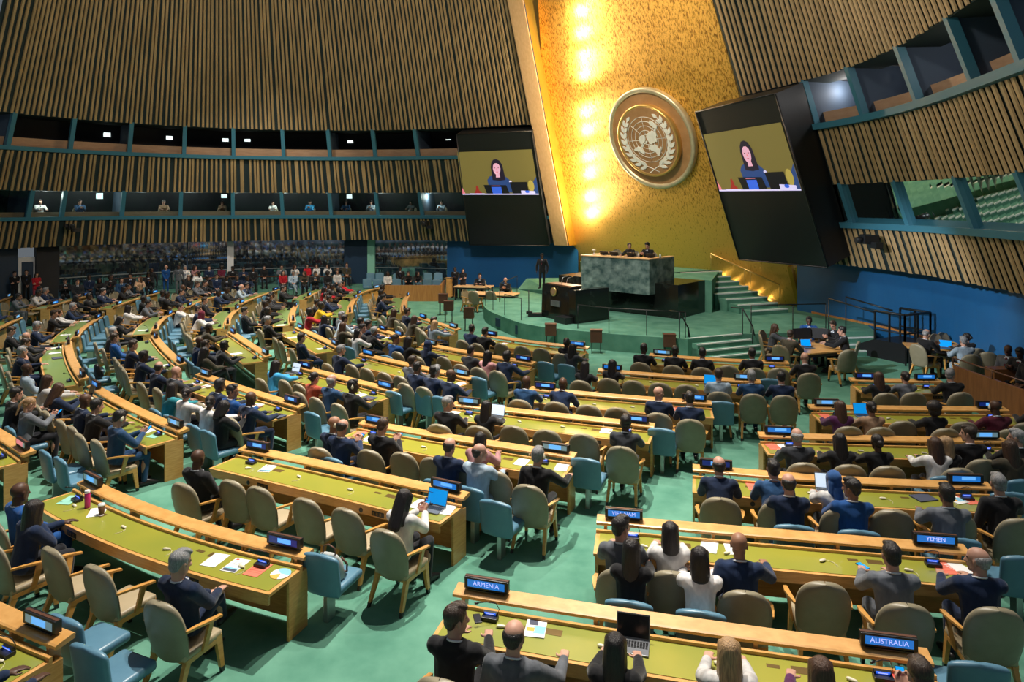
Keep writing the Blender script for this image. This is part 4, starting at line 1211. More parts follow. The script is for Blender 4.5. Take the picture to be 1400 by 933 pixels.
# ---------------------------------------------------------------- the two video walls
def video_wall(side, P, N, corners, pic, depth, label):
    N = N.normalized(); q = lambda c, o=0.: on_plane(c[0], c[1], P, N) + N * o
    t = thing('video_wall', label, 'screen', q(corners[2])); mv = Matrix.Translation(-t.location)
    bm = bmesh.new(); fr = [q(c) for c in corners]; prism(bm, fr, [p - N * depth for p in fr]); obj('cabinet', bm, 'monitor', t, mv)
    TL, TR, BR, BL = [q(c, .02) for c in pic]
    def uv(u, v, o=0.): return TL.lerp(TR, u).lerp(BL.lerp(BR, u), v) + N * o
    em_m = {}
    def E(name, c, s=1.0):
        m = bpy.data.materials.get('video_' + name) or mat('video_' + name, c, .5, emit=s); return m
    mats = [E('olive_wall', (.145, .115, .03), .9), E('hair', (.012, .008, .02), .9), E('face', (.62, .32, .42), 1.0), E('navy', (.02, .05, .17), .9), E('black', (.006, .006, .01), .6),
            E('blue_light', (.03, .10, .55), 1.0), E('white', (.55, .50, .75), 1.0), E('red', (.25, .02, .015), 1.0), E('olive_light', (.36, .28, .06), .9), E('lips', (.3, .05, .10), 1.0), E('pink', (.6, .16, .2), 1.0)]
    bm = bmesh.new()
    def poly(pts, mi, o):
        f = bm.faces.new([bm.verts.new(uv(x, y, o)) for x, y in pts]); f.material_index = mi
    def ell(cx, cy, rx, ry, mi, o, n=20): poly([(cx + rx * math.cos(i * 2 * PI / n), cy + ry * math.sin(i * 2 * PI / n)) for i in range(n)], mi, o)
    poly([(0, 0), (1, 0), (1, 1), (0, 1)], 0, 0)
    poly([(.375, .95), (.36, .66), (.395, .58), (.46, .54), (.54, .54), (.60, .58), (.65, .66), (.665, .95)], 3, .008)
    poly([(.43, .66), (.43, .36), (.445, .27), (.475, .20), (.515, .185), (.555, .22), (.585, .32), (.595, .5), (.60, .66), (.52, .68)], 1, .012)
    poly([(.455, .40), (.465, .32), (.49, .28), (.52, .28), (.545, .32), (.555, .40), (.545, .48), (.525, .53), (.50, .545), (.475, .52), (.46, .47)], 2, .016); poly([(.485, .52), (.53, .52), (.535, .60), (.48, .60)], 2, .014)
    ell(.482, .385, .010, .008, 1, .02, 8); ell(.528, .385, .010, .008, 1, .02, 8); ell(.505, .475, .015, .008, 9, .02, 10); poly([(.502, .39), (.508, .39), (.514, .44), (.498, .44)], 10, .019)
    poly([(.30, .77), (.60, .78), (.63, .99), (.33, .99)], 4, .022); poly([(.40, .82), (.53, .82), (.53, .99), (.41, .99)], 5, .024); poly([(.40, .79), (.52, .79), (.52, .80), (.40, .80)], 10, .025)
    poly([(.65, .71), (.87, .71), (.88, .99), (.67, .99)], 4, .022); ell(.66, .70, .018, .025, 6, .02, 10)
    poly([(.78, .90), (.96, .92), (.96, .98), (.78, .98)], 6, .026); ell(.86, .93, .03, .03, 5, .028, 8); ell(.92, .80, .04, .13, 8, .024, 12)
    poly([(.95, .72), (1, .6), (1, 1), (.93, 1)], 3, .022)
    poly([(.16, .97), (.17, .93), (.19, .88), (.195, .80), (.21, .78), (.225, .82), (.23, .90), (.26, .94), (.26, .97)], 7, .02); poly([(.0, .82), (.03, .92), (.04, .98), (0, .98)], 10, .02); poly([(.1, .97), (.3, .97), (.3, .985), (.1, .985)], 6, .021)
    poly([(0, .975), (1, .975), (1, 1), (0, 1)], 6, .03)
    me = mesh_of('video_picture', bm, mats); obj_ = link('picture', me, t, mv)
    bm = bmesh.new()
    for i in range(4):
        a, b = fr[i], fr[(i + 1) % 4]; tube(bm, [a + N * .01, b + N * .01], .03, 6)
    obj('bezel', bm, 'black', t, mv)
    return t


uL = WL.u_at(690, 5.5); PL, NL, TL_ = WL.plan(uL)
NL = Vector((-.31, -.95))
video_wall('left', WL.pt(WL.u_at(690, 5.0), 5.0, .9), Vector((NL.x, NL.y, -.40)), ((624, 184), (727, 179), (751, 336), (642, 335)), ((625, 208), (727, 204), (737, 266), (633, 266)), 1.0,
           'tilted video screen at the left edge of the gold wall showing a woman speaking')
video_wall('right', Vector((10.3, 24.5, 5.3)), Vector((-.93, -.37, -.38)), ((951, 153), (1060, 128), (1132, 366), (1011, 355)), ((962, 184), (1068, 167), (1097, 260), (985, 261)), 1.3,
           'tilted video screen at the right edge of the gold wall showing a woman speaking')
# ---------------------------------------------------------------- desks, nameplates and what lies on them
for k in DESKS:
    make_desk(k)
    for e in (0, 1): make_sign(k, e)

SEATS = {k: [] for k in DESKS}      # tan seats: (a, record)
ROWB = {k: [] for k in DESKS}       # blue seats ahead of the ledge or beside its end


def find_desk(P, want):
    best = None
    for k, ln in LINES.items():
        if (P.to_2d() - ln.p[12]).length > 5.5: continue
        a, d = ln.proj(P); over = max(0, -a - .1, a - ln.L - .1)
        tgt = 1.15 if want == 't' else -.5
        e = abs(d - tgt) + over * (1.1 if want == 't' else .8)
        if want == 'b' and (a < 0 or a > ln.L): e = min(e, .6 * abs(d - .05) + .6 * abs(max(-a, a - ln.L) - .35))
        if best is None or e < best[0]: best = (e, k, a, d)
    return best


# every sitter: x y of the head in the photograph, jacket colour, hair, skin, pose [b = on a blue chair ahead of a desk]
SITTERS = '''
629 845 k S l R|697 866 g h l a|841 884 k L l u|997 878 w Y l u|1123 918 u O l u|1254 918 k S l p
860 786 k L l u b|957 808 w C l u b
850 720 g s l R|914 727 w C l u|1011 743 n B m a|1217 758 g s l u|1338 764 n H l L
1093 688 n h l u b|1191 700 b s m L b|1327 681 g s m u b
981 635 n h l f|1056 640 i s l f|1139 655 w V l u|1366 660 k G l a
1096 604 c H l u|1153 607 k L l u|1201 605 k P d u|1291 607 k Y l L|1319 590 k S l L|1389 597 k G l L
1325 624 w O l u b|1393 634 o O l u b
1155 558 u O l u|1200 559 t P m u|1328 573 k W d u|1357 558 m B d u|1393 546 k s d u
1206 518 k O l u|1236 515 g P l u|1271 526 n s l u|1299 512 k G l R
845 488 k L l u|880 477 k s d u|922 481 k s d u|961 488 k s m u|1037 483 k s m u|1086 488 k B l u
877 494 c L l u b
814 505 k L l u|982 515 s S l u|1027 515 i G l u
719 521 i B d u|773 520 n B d f|901 537 n B l R|941 550 n s l u
610 552 k G l R|664 556 k L l u|854 582 c s d u
666 533 n s d u b|702 541 n B d R b
458 579 n B m R|524 582 k S l p|671 602 p L m f|731 627 k G l a
597 627 n h l u b|430 600 n h l p b|664 624 s h l R b
274 626 k B d b|552 682 w L l p
28 672 b B d b|46 695 n L d c|247 768 n G l x
-22 888 n s d u
187 562 i s l p|144 557 k s l u|134 546 n B d u|91 530 n O l p|95 515 w O l u
198 538 e L m L b|217 546 w P m L b|256 559 w P d L b|273 561 k C l p b
241 508 c B l u|217 501 n h l L|201 484 n s d u|198 472 n S l u|301 526 n s d u|318 534 b s m R|344 544 n B d u
261 484 o L d x b|246 470 n B d R b|258 474 c S l u b
46 503 s B d b|31 480 n G l c|39 468 k S l p
65 444 n G l p|74 429 k S l u|91 427 w O l u|102 418 n G l f|89 410 k L d u
172 437 k C l p|176 421 w L l L|209 415 g s l f|189 405 k s d L
245 420 w P l u b
157 461 b S l b|155 453 c G l c
287 446 o P d f|307 472 c s d f
289 430 w M d f|286 422 n S l u|286 410 k S l b
336 425 k s l x b
370 437 k G l x|419 465 n S l b
430 437 n L m L b|444 448 o O l L b|452 454 w L l R b|413 427 r W d u b
372 425 k W d f|368 415 k s d u|412 414 k s m f
442 415 y W d f|458 409 n s m f|446 404 c s l u
466 430 g G l R|473 436 s s m f|498 437 n s l u|508 444 n s l u|514 453 k G m f|478 451 c s l R
526 406 n s l f|521 400 k s d u|523 393 k s d u
536 429 o O l f|539 438 o O l f|569 428 n S l u|585 436 n S l u|592 442 s Y l u
644 449 n s l c|656 456 k s l u|769 471 k P d u
558 466 k C l u|583 474 n N m u|598 484 g S l u|632 486 c s l u|659 484 p L l u|692 487 n s d a
467 478 n G l a|570 503 n s m u|594 506 g G l u
523 467 b S m R b
381 500 l L d u|427 515 q P l u|453 520 i H l u|483 527 k s d R
4 541 k s l u b|14 557 g Q l p b
6 451 k S l p|36 460 c B l L
30 413 n B d f|19 404 g s m f|29 397 k s l b|63 398 w s d f|86 396 n G l L
126 408 k B d u|137 397 n G l f|147 404 k s d u|161 397 n s l u|170 393 g s m f|188 396 k L d f|183 404 c s d u
233 403 k s d u|244 401 n s l f|229 392 k B d u|269 389 g S l u|277 388 k s l u
324 400 n s d u|331 396 k s d u|341 390 n s l f|354 392 s H l f|373 409 k L d u|380 403 k s d u
393 397 k s l u|407 394 k s d u|420 396 r C d u|389 406 c s m u
449 390 k s m u|466 388 r L m u|474 391 k s d u|481 388 k G l u
'''
# empty tan chairs: top of the back; blue chairs: top of the back
TANS = '''1116 770|1202 677|1284 681|1259 569|1297 566|1362 576|861 511|900 519|940 519|1007 497|1053 501
810 547|846 548|710 574|755 580|802 586|574 606|617 616|644 640|347 640|392 647|445 666|505 676|140 720|198 739
97 590|64 561|279 531|57 502|47 450|54 444|166 494|174 497|184 426|190 434|259 440|266 456|294 466|400 459|404 464|466 448
515 413|554 444|567 447|695 466|720 471|741 475|616 483|500 494|519 499|544 506|397 516|415 525|268 430|274 424|151 404|157 409|258 398|216 413|315 396|68 410|81 404|294 417|433 421|526 431'''
BLUES = '''1340 907|1374 759|1389 674|987 549|1053 518|904 586|800 627|652 680|436 758|551 539|653 516|425 564|745 495
78 625|62 618|118 885|66 856
106 475|104 488|112 500|120 512|110 459|116 453|123 446|130 442|137 437|144 432|219 451|224 446|229 441|233 436|240 459|247 466
319 444|323 437|328 430|484 423|486 417|489 412|491 408|493 404|19 446|24 443|35 438|4 415|112 411|204 410|214 406|268 415|276 411|295 404|303 401|354 408|362 405|370 402'''


def parse(s): return [r.split() for r in s.replace('\n', '|').split('|') if r.strip()]


def seat_root(k, a, d, tan):
    ln = LINES[k]
    d = max(1.10, min(1.5, d)) if tan else max(-.62, min(-.46, d))
    if tan: a = max(-.25, min(ln.L + .25, a))
    p = ln.pt(max(0, min(ln.L, a)), d); t = Vector((ln.fwd(a).y, -ln.fwd(a).x, 0))
    if a < 0: p += t * a
    if a > ln.L: p += t * (a - ln.L)
    return p


for r in parse(SITTERS):
    x, y = float(r[0]), float(r[1]); blue = 'b' in r[6:]
    q = person_proto(r[5], HCODE[r[3]][3])
    P = at(x, y, q['hc'].z + .02); b = find_desk(P, 'b' if blue else 't')
    e, k, a, d = b; ln = LINES[k]; f = ln.fwd(a)
    a2, d2_ = ln.proj(P - f * q['hc'].y)
    (ROWB if blue else SEATS)[k].append(dict(a=a2, root=seat_root(k, a2, d2_, not blue), rz=ln.rz(a2), rec=r, e=e))
for r in parse(TANS):
    P = at(float(r[0]), float(r[1]), 1.03); e, k, a, d = find_desk(P - Vector((0, 0, 0)), 't'); ln = LINES[k]
    a, d = ln.proj(P + ln.fwd(a) * .38); SEATS[k].append(dict(a=a, root=seat_root(k, a, d, True), rz=ln.rz(a), rec=None, e=e))
for r in parse(BLUES):
    P = at(float(r[0]), float(r[1]), .90); e, k, a, d = find_desk(P, 'b'); ln = LINES[k]
    a, d = ln.proj(P + ln.fwd(a) * .27)
    root = P + ln.fwd(a) * .27; root.z = 0
    if -.05 < a < ln.L + .02: root = seat_root(k, a, d, False)
    ROWB[k].append(dict(a=a, root=root, rz=ln.rz(a), rec=None, e=e))

MINGAP = .56
def held_phone(s, r, pos):
    if r[5] != 'p' or float(r[1]) < 480: return
    q = person_proto('p', HCODE[r[3]][3]); R = Matrix.Rotation(s['rz'], 3, 'Z')
    t = stamp('phone', 'phone', phone_parts, 'phone in both hands of person %s' % pos, 'phone', s['root'] + R @ (q['hands'] + Vector((0, .02, .03))), s['rz'])
    t.rotation_euler = (math.radians(38), 0, s['rz'])
for k in DESKS:
    ln = LINES[k]
    for tan, lst in ((True, SEATS[k]), (False, ROWB[k])):
        lst.sort(key=lambda s: s['a'])
        for _ in range(60):                     # keep neighbours a chair apart
            for i in range(len(lst) - 1):
                g = lst[i + 1]['a'] - lst[i]['a']
                if g < MINGAP - .005:
                    m = (MINGAP - g) / 2; lst[i]['a'] -= m; lst[i + 1]['a'] += m
                    t = Vector((ln.fwd(ln.L / 2).y, -ln.fwd(ln.L / 2).x, 0)); lst[i]['root'] -= t * m; lst[i + 1]['root'] += t * m
    n = len(SEATS[k]); endw = 'left' if k[0] <= 3 else 'far'
    for i, s in enumerate(SEATS[k]):
        if s['e'] > .45: print('TAN?', k, round(s['e'], 2), round(s['a'], 2), s['rec'])
        pos = '%s from %s end, %s' % (ORD[i + 1], endw, desk_words(k))
        if s['rec']:
            r = s['rec']
            if tuple(r[:2]) in (('187', '562'), ('458', '579'), ('483', '527'), ('1357', '558'), ('731', '627')): PHONES.append(1)
            make_person(s['root'], s['rz'], r[5], r[3], r[2], r[4], 'person in %s, %s' % (look_words(r[3], r[2]), pos))
            held_phone(s, r, pos)
            lab = 'occupied tan leather armchair, ' + pos
        else: lab = 'empty tan leather armchair, ' + pos
        stamp('armchair', 'tan', tan_parts, lab, 'chair', s['root'], s['rz'], 'tan armchairs at the desks')
    for i, s in enumerate(ROWB[k]):
        if '--dbg' and s['e'] > .5: print('BLUE?', k, round(s['e'], 2), s['rec'])
        pos = '%s from %s, ahead of %s' % (ORD[i + 1], endw, desk_words(k))
        if s['rec']:
            r = s['rec']
            if tuple(r[:2]) in (('187', '562'), ('458', '579'), ('483', '527'), ('1357', '558'), ('731', '627')): PHONES.append(1)
            make_person(s['root'], s['rz'], r[5], r[3], r[2], r[4], 'person in %s, %s' % (look_words(r[3], r[2]), pos))
            held_phone(s, r, pos)
            lab = 'occupied blue pedestal chair, ' + pos
        else: lab = 'empty blue pedestal chair, ' + pos
        stamp('pedestal_chair', 'blue', blue_parts, lab, 'chair', s['root'], s['rz'], 'blue pedestal chairs ahead of the desks')

# earphones along the nearer desks
for k in DESKS:
    if k[0] > 3 or k[1] < 2: continue
    ln = LINES[k]; n = 4 if k[0] < 3 else 3
    for i in range(n):
        a = ln.L * (i + .62) / (n + .3) + random.uniform(-.1, .1)
        stamp('earphone', 'ear', earpiece_parts, 'cream corded earphone, %s from left end on %s' % (ORD[i + 1], desk_words(k)), 'earphone', ln.pt(a, .40 + random.uniform(-.06, .06), .742), ln.rz(a) + random.uniform(-.6, .6), 'cream earphones on the desks')


def on_desk(px, py, z=.743):
    P = at(px, py, z); best = min(((abs(ln.proj(P)[1] - .4) + max(0, -ln.proj(P)[0], ln.proj(P)[0] - ln.L) * 2, k) for k, ln in LINES.items() if (P.to_2d() - ln.p[12]).length < 5), default=None)
    k = best[1]; ln = LINES[k]; a, d = ln.proj(P); a = max(.15, min(ln.L - .15, a)); d = max(.28, min(.53, d))
    return k, a, ln.pt(a, d, z), ln.rz(a)


DOCS = [(735, 850, 'magazine', .1), (1221, 916, 'red', -.1), (1000, 747, 'letter', .05), (968, 745, 'white', -.2), (1290, 777, 'coral', .2), (1306, 770, 'white', .5),
        (293, 766, 'white', .15), (320, 773, 'flyer', .1), (352, 779, 'coral', .05), (384, 785, 'pie', 0), (95, 684, 'mint', .5), (137, 700, 'white', .9), (365, 641, 'flyer', .3),
        (612, 698, 'letter', .2), (574, 690, 'white', 0), (1027, 656, 'coral', .1), (1075, 612, 'white', .1), (1056, 611, 'coral', .2), (1120, 563, 'coral', .1), (1296, 676, 'magazine', .4), (1262, 680, 'folder', .3), (1318, 679, 'coral', .2),
        (770, 640, 'letter', .1), (712, 632, 'white', .0), (492, 594, 'coral', .3), (505, 600, 'white', .1), (830, 587, 'letter', 0), (610, 562, 'white', 0), (505, 545, 'folder', .2), (492, 541, 'white', 0), (350, 555, 'white', .3),
        (285, 528, 'letter', .2), (270, 524, 'white', .1), (388, 572, 'folder', .1), (640, 525, 'white', .1), (300, 487, 'white', .3), (322, 484, 'white', 0), (225, 500, 'white', .3), (75, 483, 'white', 0), (78, 490, 'folder', .1), (76, 476, 'letter', .2),
        (118, 546, 'letter', .4), (200, 590, 'white', .2), (228, 592, 'mint', .3), (575, 495, 'coral', .2), (590, 488, 'sky' if 0 else 'white', .1), (690, 470, 'white', 0), (670, 468, 'letter', 0), (925, 556, 'coral', 0), (915, 552, 'white', 0), (440, 477, 'white', 0), (400, 462, 'white', 0), (385, 448, 'white', 0), (120, 437, 'white', 0), (90, 458, 'letter', 0), (195, 452, 'white', 0), (600, 455, 'white', 0), (528, 462, 'white', 0)]
cnt = {}
for px, py, kind, rot in DOCS:
    k, a, P, rz = on_desk(px, py); cnt.setdefault((k, kind), []).append((a, P, rz, rot))
WORD = {'magazine': 'illustrated magazine', 'red': 'red booklet', 'letter': 'printed white page', 'white': 'blank white sheet', 'coral': 'coral paper sheet', 'pie': 'round blue and orange chart sheet', 'mint': 'mint green sheet', 'flyer': 'white flyer with blue print', 'folder': 'dark folder'}
for (k, kind), L_ in cnt.items():
    L_.sort(key=lambda q: q[0])
    for i, (a, P, rz, rot) in enumerate(L_):
        stamp('document', 'doc' + kind, lambda: doc_parts(kind), '%s%s on %s' % (WORD[kind], '' if len(L_) == 1 else ', %s from left' % ORD[i + 1], desk_words(k)), 'document', P, rz + rot, 'papers on the desks')

LAPS = [(589, 697, 'screen_blue', .2, 'open laptop with bright blue screen'), (1124, 662, 'screen_white', .15, 'open laptop with white page on screen'), (862, 886, 'screen_off', .15, 'open laptop with black screen'),
        (1177, 567, 'screen_blue', .2, 'open laptop with bright blue screen'), (680, 569, 'screen_white', .2, 'open laptop with pale screen'), (972, 522, 'screen_blue', .1, 'open laptop with blue screen'),
        (396, 510, 'screen_white', .2, 'open tablet computer with pale screen'), (120, 542, 'screen_off', .3, 'open laptop with dark screen')]
for px, py, sc, ang, w_ in LAPS:
    k, a, P, rz = on_desk(px, py)
    stamp('laptop', 'lap' + sc, lambda: laptop_parts(sc, .3), '%s on the %s' % (w_, desk_words(k)), 'laptop', P, rz, 'laptops on the desks')
k, a, P, rz = on_desk(145, 686); stamp('drink_bottle', 'bottle', bottle_parts, 'tall pink drink bottle with frosted cap standing on the seventh-row centre desk', 'bottle', P, rz)
k, a, P, rz = on_desk(158, 697); stamp('coffee_cup', 'cup', cup_parts, 'iced coffee cup with clear lid and straw beside the pink bottle', 'cup', P, rz)
for px, py, w_ in ((1181, 775, 'phone with lit screen on green leather near the man in the grey suit'), (655, 847, 'phone lying near the ARMENIA nameplate'), (1110, 676, 'phone lying beside the laptop of the person in blue headscarf')):
    k, a, P, rz = on_desk(px, py); stamp('phone', 'phone' if 'lit' in w_ else 'phone_dark', phone_parts if 'lit' in w_ else lambda: [('case', phone_parts()[0][1])], 'black ' + w_, 'phone', P, rz + .5)
# laptops on the laps of the two sitters at the left edge
for (px, py), w_ in (((45, 571), 'open laptop resting on the lap of the sitter with fair ponytail'),):
    s = [s for s in ROWB[(3, 7)] if s['rec'] and s['rec'][3] == 'Q']
    if s:
        s = s[0]; ln = LINES[(3, 7)]; f = ln.fwd(s['a']); P = s['root'] + f * .36; P.z = .60
        stamp('laptop', 'lapscreen_off', lambda: laptop_parts('screen_off', .3), w_, 'laptop', P, s['rz'], 'laptops on the desks')
# bag on the blue chair at the end of the nearest centre desk
best = min((s for s in ROWB[(2, 7)]), key=lambda s: (s['root'].to_2d() - at(455, 862, 0).to_2d()).length)
bp = best['root'] + Vector((0, 0, .49)); fv = Vector((-math.sin(best['rz']), math.cos(best['rz']), 0))
bg = thing('tote_bag', 'grey canvas tote bag slumped on the blue chair beside the nearest centre desk', 'bag', bp - fv * .04, best['rz'])
bm = bmesh.new(); hull(bm, [((0, .02, .03), (.19, .10, .03)), ((0, -.02, .28), (.15, .05, .05)), ((.12, .0, .2), (.05, .06, .05)), ((-.10, 0, .24), (.06, .06, .05))]); obj('bag_body', bm, 'bag', bg, smooth=True)
bm = bmesh.new(); tube(bm, [(-.09, -.02, .30), (-.08, -.03, .40), (0, -.04, .44), (.08, -.03, .40), (.09, -.02, .30)], .010, 6); obj('handle', bm, 'strap', bg)
bm = bmesh.new(); tube(bm, [(.12, .06, .25), (.16, .12, .15), (.13, .16, .03), (.05, .17, .015)], .014, 6); obj('shoulder_strap', bm, 'strap', bg)
bs = min((s for s in ROWB[(4, 6)]), key=lambda s: (s['root'].to_2d() - at(135, 545, 0).to_2d()).length)
bg = thing('backpack', 'black backpack standing on a blue chair in the fourth block', 'bag', bs['root'] + Vector((0, 0, .49)), bs['rz'])
bm = bmesh.new(); hull(bm, [((0, .03, .06), (.15, .10, .06)), ((0, .0, .34), (.12, .07, .06))]); obj('pack', bm, 'black', bg, smooth=True)
bm = bmesh.new(); hull(bm, [((0, .12, .10), (.11, .04, .08)), ((0, .10, .2), (.10, .03, .04))]); obj('front_pocket', bm, 'monitor', bg, smooth=True)

# ---------------------------------------------------------------- people on the rostrum, dais and beside it
def free_person(px, py, pose, hair, top, skin, label, z0=0., face=(0, 20), chair=None, **kw):
    """head at pixel on a floor of height z0, looking towards a point of the plan"""
    q = person_proto(pose, HCODE[hair][3]); P = at(px, py, z0 + q['hc'].z + .02); d = (Vector(face) - P.to_2d()).normalized(); rz = math.atan2(-d.x, d.y)
    r = Vector((P.x, P.y, z0)) - Vector((d.x, d.y, 0)) * q['hc'].y
    make_person(r, rz, pose, hair, top, skin, label, **kw)
    if chair: stamp(chair[0], chair[1], tan_parts if chair[1] == 'tan' else blue_parts, chair[2], 'chair', r, rz, chair[3] if len(chair) > 3 else None)
    return r, rz


bn = -base_n * 10
for px, py, hair, lab in ((861, 340, 'P', 'person in black jacket, dark hair, presiding at the green marble desk'), (889, 342, 's', 'person in black suit at the green marble desk, right of the presiding woman')):
    z = 2.10; c = (GB0.to_2d() + base_d * (1.75 if hair == 'P' else 2.6) + base_n * 1.12)
    rz = math.atan2(base_n.x, -base_n.y)
    make_person((c.x, c.y, z), rz, 'p' if hair == 's' else 'L', hair, 'k', 'l', lab)
    stamp('armchair', 'tan', tan_parts, 'tan leather armchair under the %s person at the marble desk' % ('presiding' if hair == 'P' else 'right-hand'), 'chair', (c.x, c.y, z), rz)
ROS = [(.35, .35, 'lamp'), (.95, .5, 'mon'), (1.62, .5, 'mon2'), (2.2, .42, 'jug'), (2.68, .5, 'mon3')]
for i, s_ in enumerate((.85, 1.35, 2.2, 3.1)):
    p = GB0.to_2d() + base_d * s_ + base_n * .45
    t = thing('desk_monitor', 'small black monitor, %s from left on the green marble desk' % ORD[i + 1], 'monitor', (*p, 2.945), math.atan2(base_n.x, -base_n.y) + PI)
    bm = bmesh.new(); box(bm, (0, 0, .01), (.2, .14, .02)); box(bm, (0, 0, .04), (.04, .03, .06)); obj('stand', bm, 'black', t)
    bm = bmesh.new(); box(bm, (0, 0, .10), (.42, .03, .15), Matrix.Rotation(.4, 4, 'X'), bev=.006); obj('panel', bm, 'monitor', t)
for s_, lab in ((.3, 'small white desk lamp at the left end of the green marble desk'),):
    p = GB0.to_2d() + base_d * s_ + base_n * .5; t = thing('desk_lamp', lab, 'lamp', (*p, 2.945))
    bm = bmesh.new(); lathe(bm, [(.10, 0), (.10, .02), (.02, .03), (.015, .16)]); obj('base', bm, 'frost', t)
    bm = bmesh.new(); lathe(bm, [(.07, .16), (.10, .19), (.05, .24)]); obj('lamp_head', bm, 'cream', t)
for i, s_ in enumerate((1.35, 2.45, 3.45)):
    p = GB0.to_2d() + base_d * s_ + base_n * .6
    bm = bmesh.new(); lathe(bm, [(.035, 0), (.04, .12), (.038, .14)], (0, 0, 0), 14); o = obj('drinking_glass', bm, 'frost'); o.location = (*p, 2.945); tag(o, 'clear drinking glass, %s from left on the green marble desk' % ORD[i + 1], 'glass', 'glasses on the marble desk')
p = GB0.to_2d() + base_d * 1.25 + base_n * 1.55
for i, s_ in enumerate((.75,)):
    p = GB0.to_2d() + base_d * s_ + base_n * 1.3; stamp('armchair', 'tan', tan_parts, 'tan armchair behind the green marble desk, %s from left' % ORD[i + 1], 'chair', (*p, 2.10), math.atan2(base_n.x, -base_n.y))
free_person(741, 350, 'D', 's', 'k', 'd', 'person in black suit standing guard on the ramp left of the black podium', 1.08, face=(-2, 20))

# left of the dais: tables, chairs and staff
def tabl(name, c, w_, d_, rz, label, m='wood_pale', h=.74):
    t = thing(name, label, 'table', (c.x, c.y, 0), rz)
    bm = bmesh.new(); box(bm, (0, 0, h - .025), (w_, d_, .05), bev=.01); obj('tabletop', bm, m, t)
    for x in (-1, 1):
        for y in (-1, 1):
            bm = bmesh.new(); box(bm, (x * (w_ / 2 - .08), y * (d_ / 2 - .08), (h - .05) / 2), (.05, .05, h - .05)); obj('leg', bm, 'black', t)
    bm = bmesh.new(); box(bm, (0, 0, h - .10), (w_ - .12, d_ - .12, .10)); obj('apron', bm, 'black', t)
    return t


tabl('staff_table', at(648, 391, .74), 2.0, 1.0, -.2, 'pale wooden staff table by the cobalt wall left of the dais')
tabl('staff_table', at(672, 401, .74), 2.6, 1.1, -.3, 'long pale wooden staff table covered in papers beside the dais ramp')
tw = [at(672, 399, .745)]
for i, (dx_, kind, nm) in enumerate(((-.8, 'white', 'white sheet'), (-.2, 'letter', 'printed page'), (.5, 'white', 'white sheet'))):
    stamp('document', 'doc' + kind, lambda: doc_parts(kind), '%s lying on the long staff table, %s from left' % (nm, ORD[i + 1]), 'document', tw[0] + Vector((dx_, 0, 0)), .3 * i)
for i, (px, py, fc) in enumerate(((634, 396, (0, 31)), (646, 398, (2, 40)), (670, 398, (3, 40)))):
    P = at(px, py, 1.03); d = (Vector(fc) - P.to_2d()).normalized(); stamp('armchair', 'tan', tan_parts, 'beige armchair at the staff tables left of the dais, %s from left' % ORD[i + 1], 'chair', (P.x + d.x * .35, P.y + d.y * .35, 0), math.atan2(-d.x, d.y))
free_person(656, 377, 'f', 's', 'k', 'l', 'person in black suit, dark hair, seated behind the staff table by the cobalt wall', face=(-3, 20), chair=('armchair', 'tan', 'tan armchair behind the staff table by the cobalt wall'))
free_person(691, 383, 'p', 'B', 'k', 'l', 'bald person in black suit seated by the ramp rail left of the dais', face=(-2, 20), chair=('armchair', 'tan', 'tan armchair of the bald person by the ramp rail'))
free_person(622, 368, 'S', 's', 'k', 'd', 'person in black suit standing at the wooden lectern by the cobalt wall', face=(-8, 25))
free_person(633, 370, 'S', 'L', 'k', 'l', 'person in black jacket standing with folded hands against the cobalt wall', face=(-2, 20))
P = at(616, 406, 0)
t = thing('side_lectern', 'slim wooden side lectern in front of the standing suited person', 'lectern', P, .4)
bm = bmesh.new(); box(bm, (0, 0, .5), (.5, .06, 1.0)); obj('front_panel', bm, 'wood', t)
bm = bmesh.new(); box(bm, (0, .16, 1.02), (.56, .42, .04), Matrix.Rotation(-.25, 4, 'X')); obj('desk_top', bm, 'wood', t)
bm = bmesh.new(); box(bm, (0, .12, .03), (.5, .4, .06)); obj('base', bm, 'wood', t)
# brown loudspeaker boxes on thin stands before the dais
for i, (px, yb, tall) in enumerate(((606, 431, .98), (613.5, 441, .93), (641, 452, .92), (753, 474, .82), (815, 483, .80), (915, 487, .74))):
    P = at(px, yb, 0); t = thing('loudspeaker', 'brown wooden loudspeaker box on thin black legs, %s from left along the dais' % ORD[i + 1], 'loudspeaker', P, -.1, 'brown loudspeakers before the dais')
    bm = bmesh.new(); box(bm, (0, 0, tall - .21), (.40, .30, .42), bev=.008); box(bm, (0, 0, tall), (.42, .32, .02)); obj('cabinet', bm, 'speaker', t)
    for x in (-1, 1):
        for y in (-1, 1):
            bm = bmesh.new(); box(bm, (x * .15, y * .1, (tall - .42) / 2), (.022, .022, tall - .42)); obj('leg', bm, 'rail', t)

# rails on the dais
def railing(name, label, pts, h, drop=True, r=.02):
    t = thing(name, label, 'railing', pts[0]); mv = Matrix.Translation(-t.location)
    for p in pts:
        bm = bmesh.new(); tube(bm, [p, p + Vector((0, 0, h))], r * .8, 6); obj('post', bm, 'rail', t, mv)
    bm = bmesh.new(); tube(bm, [p + Vector((0, 0, h)) for p in pts], r, 6); obj('top_rail', bm, 'rail', t, mv)
    return t


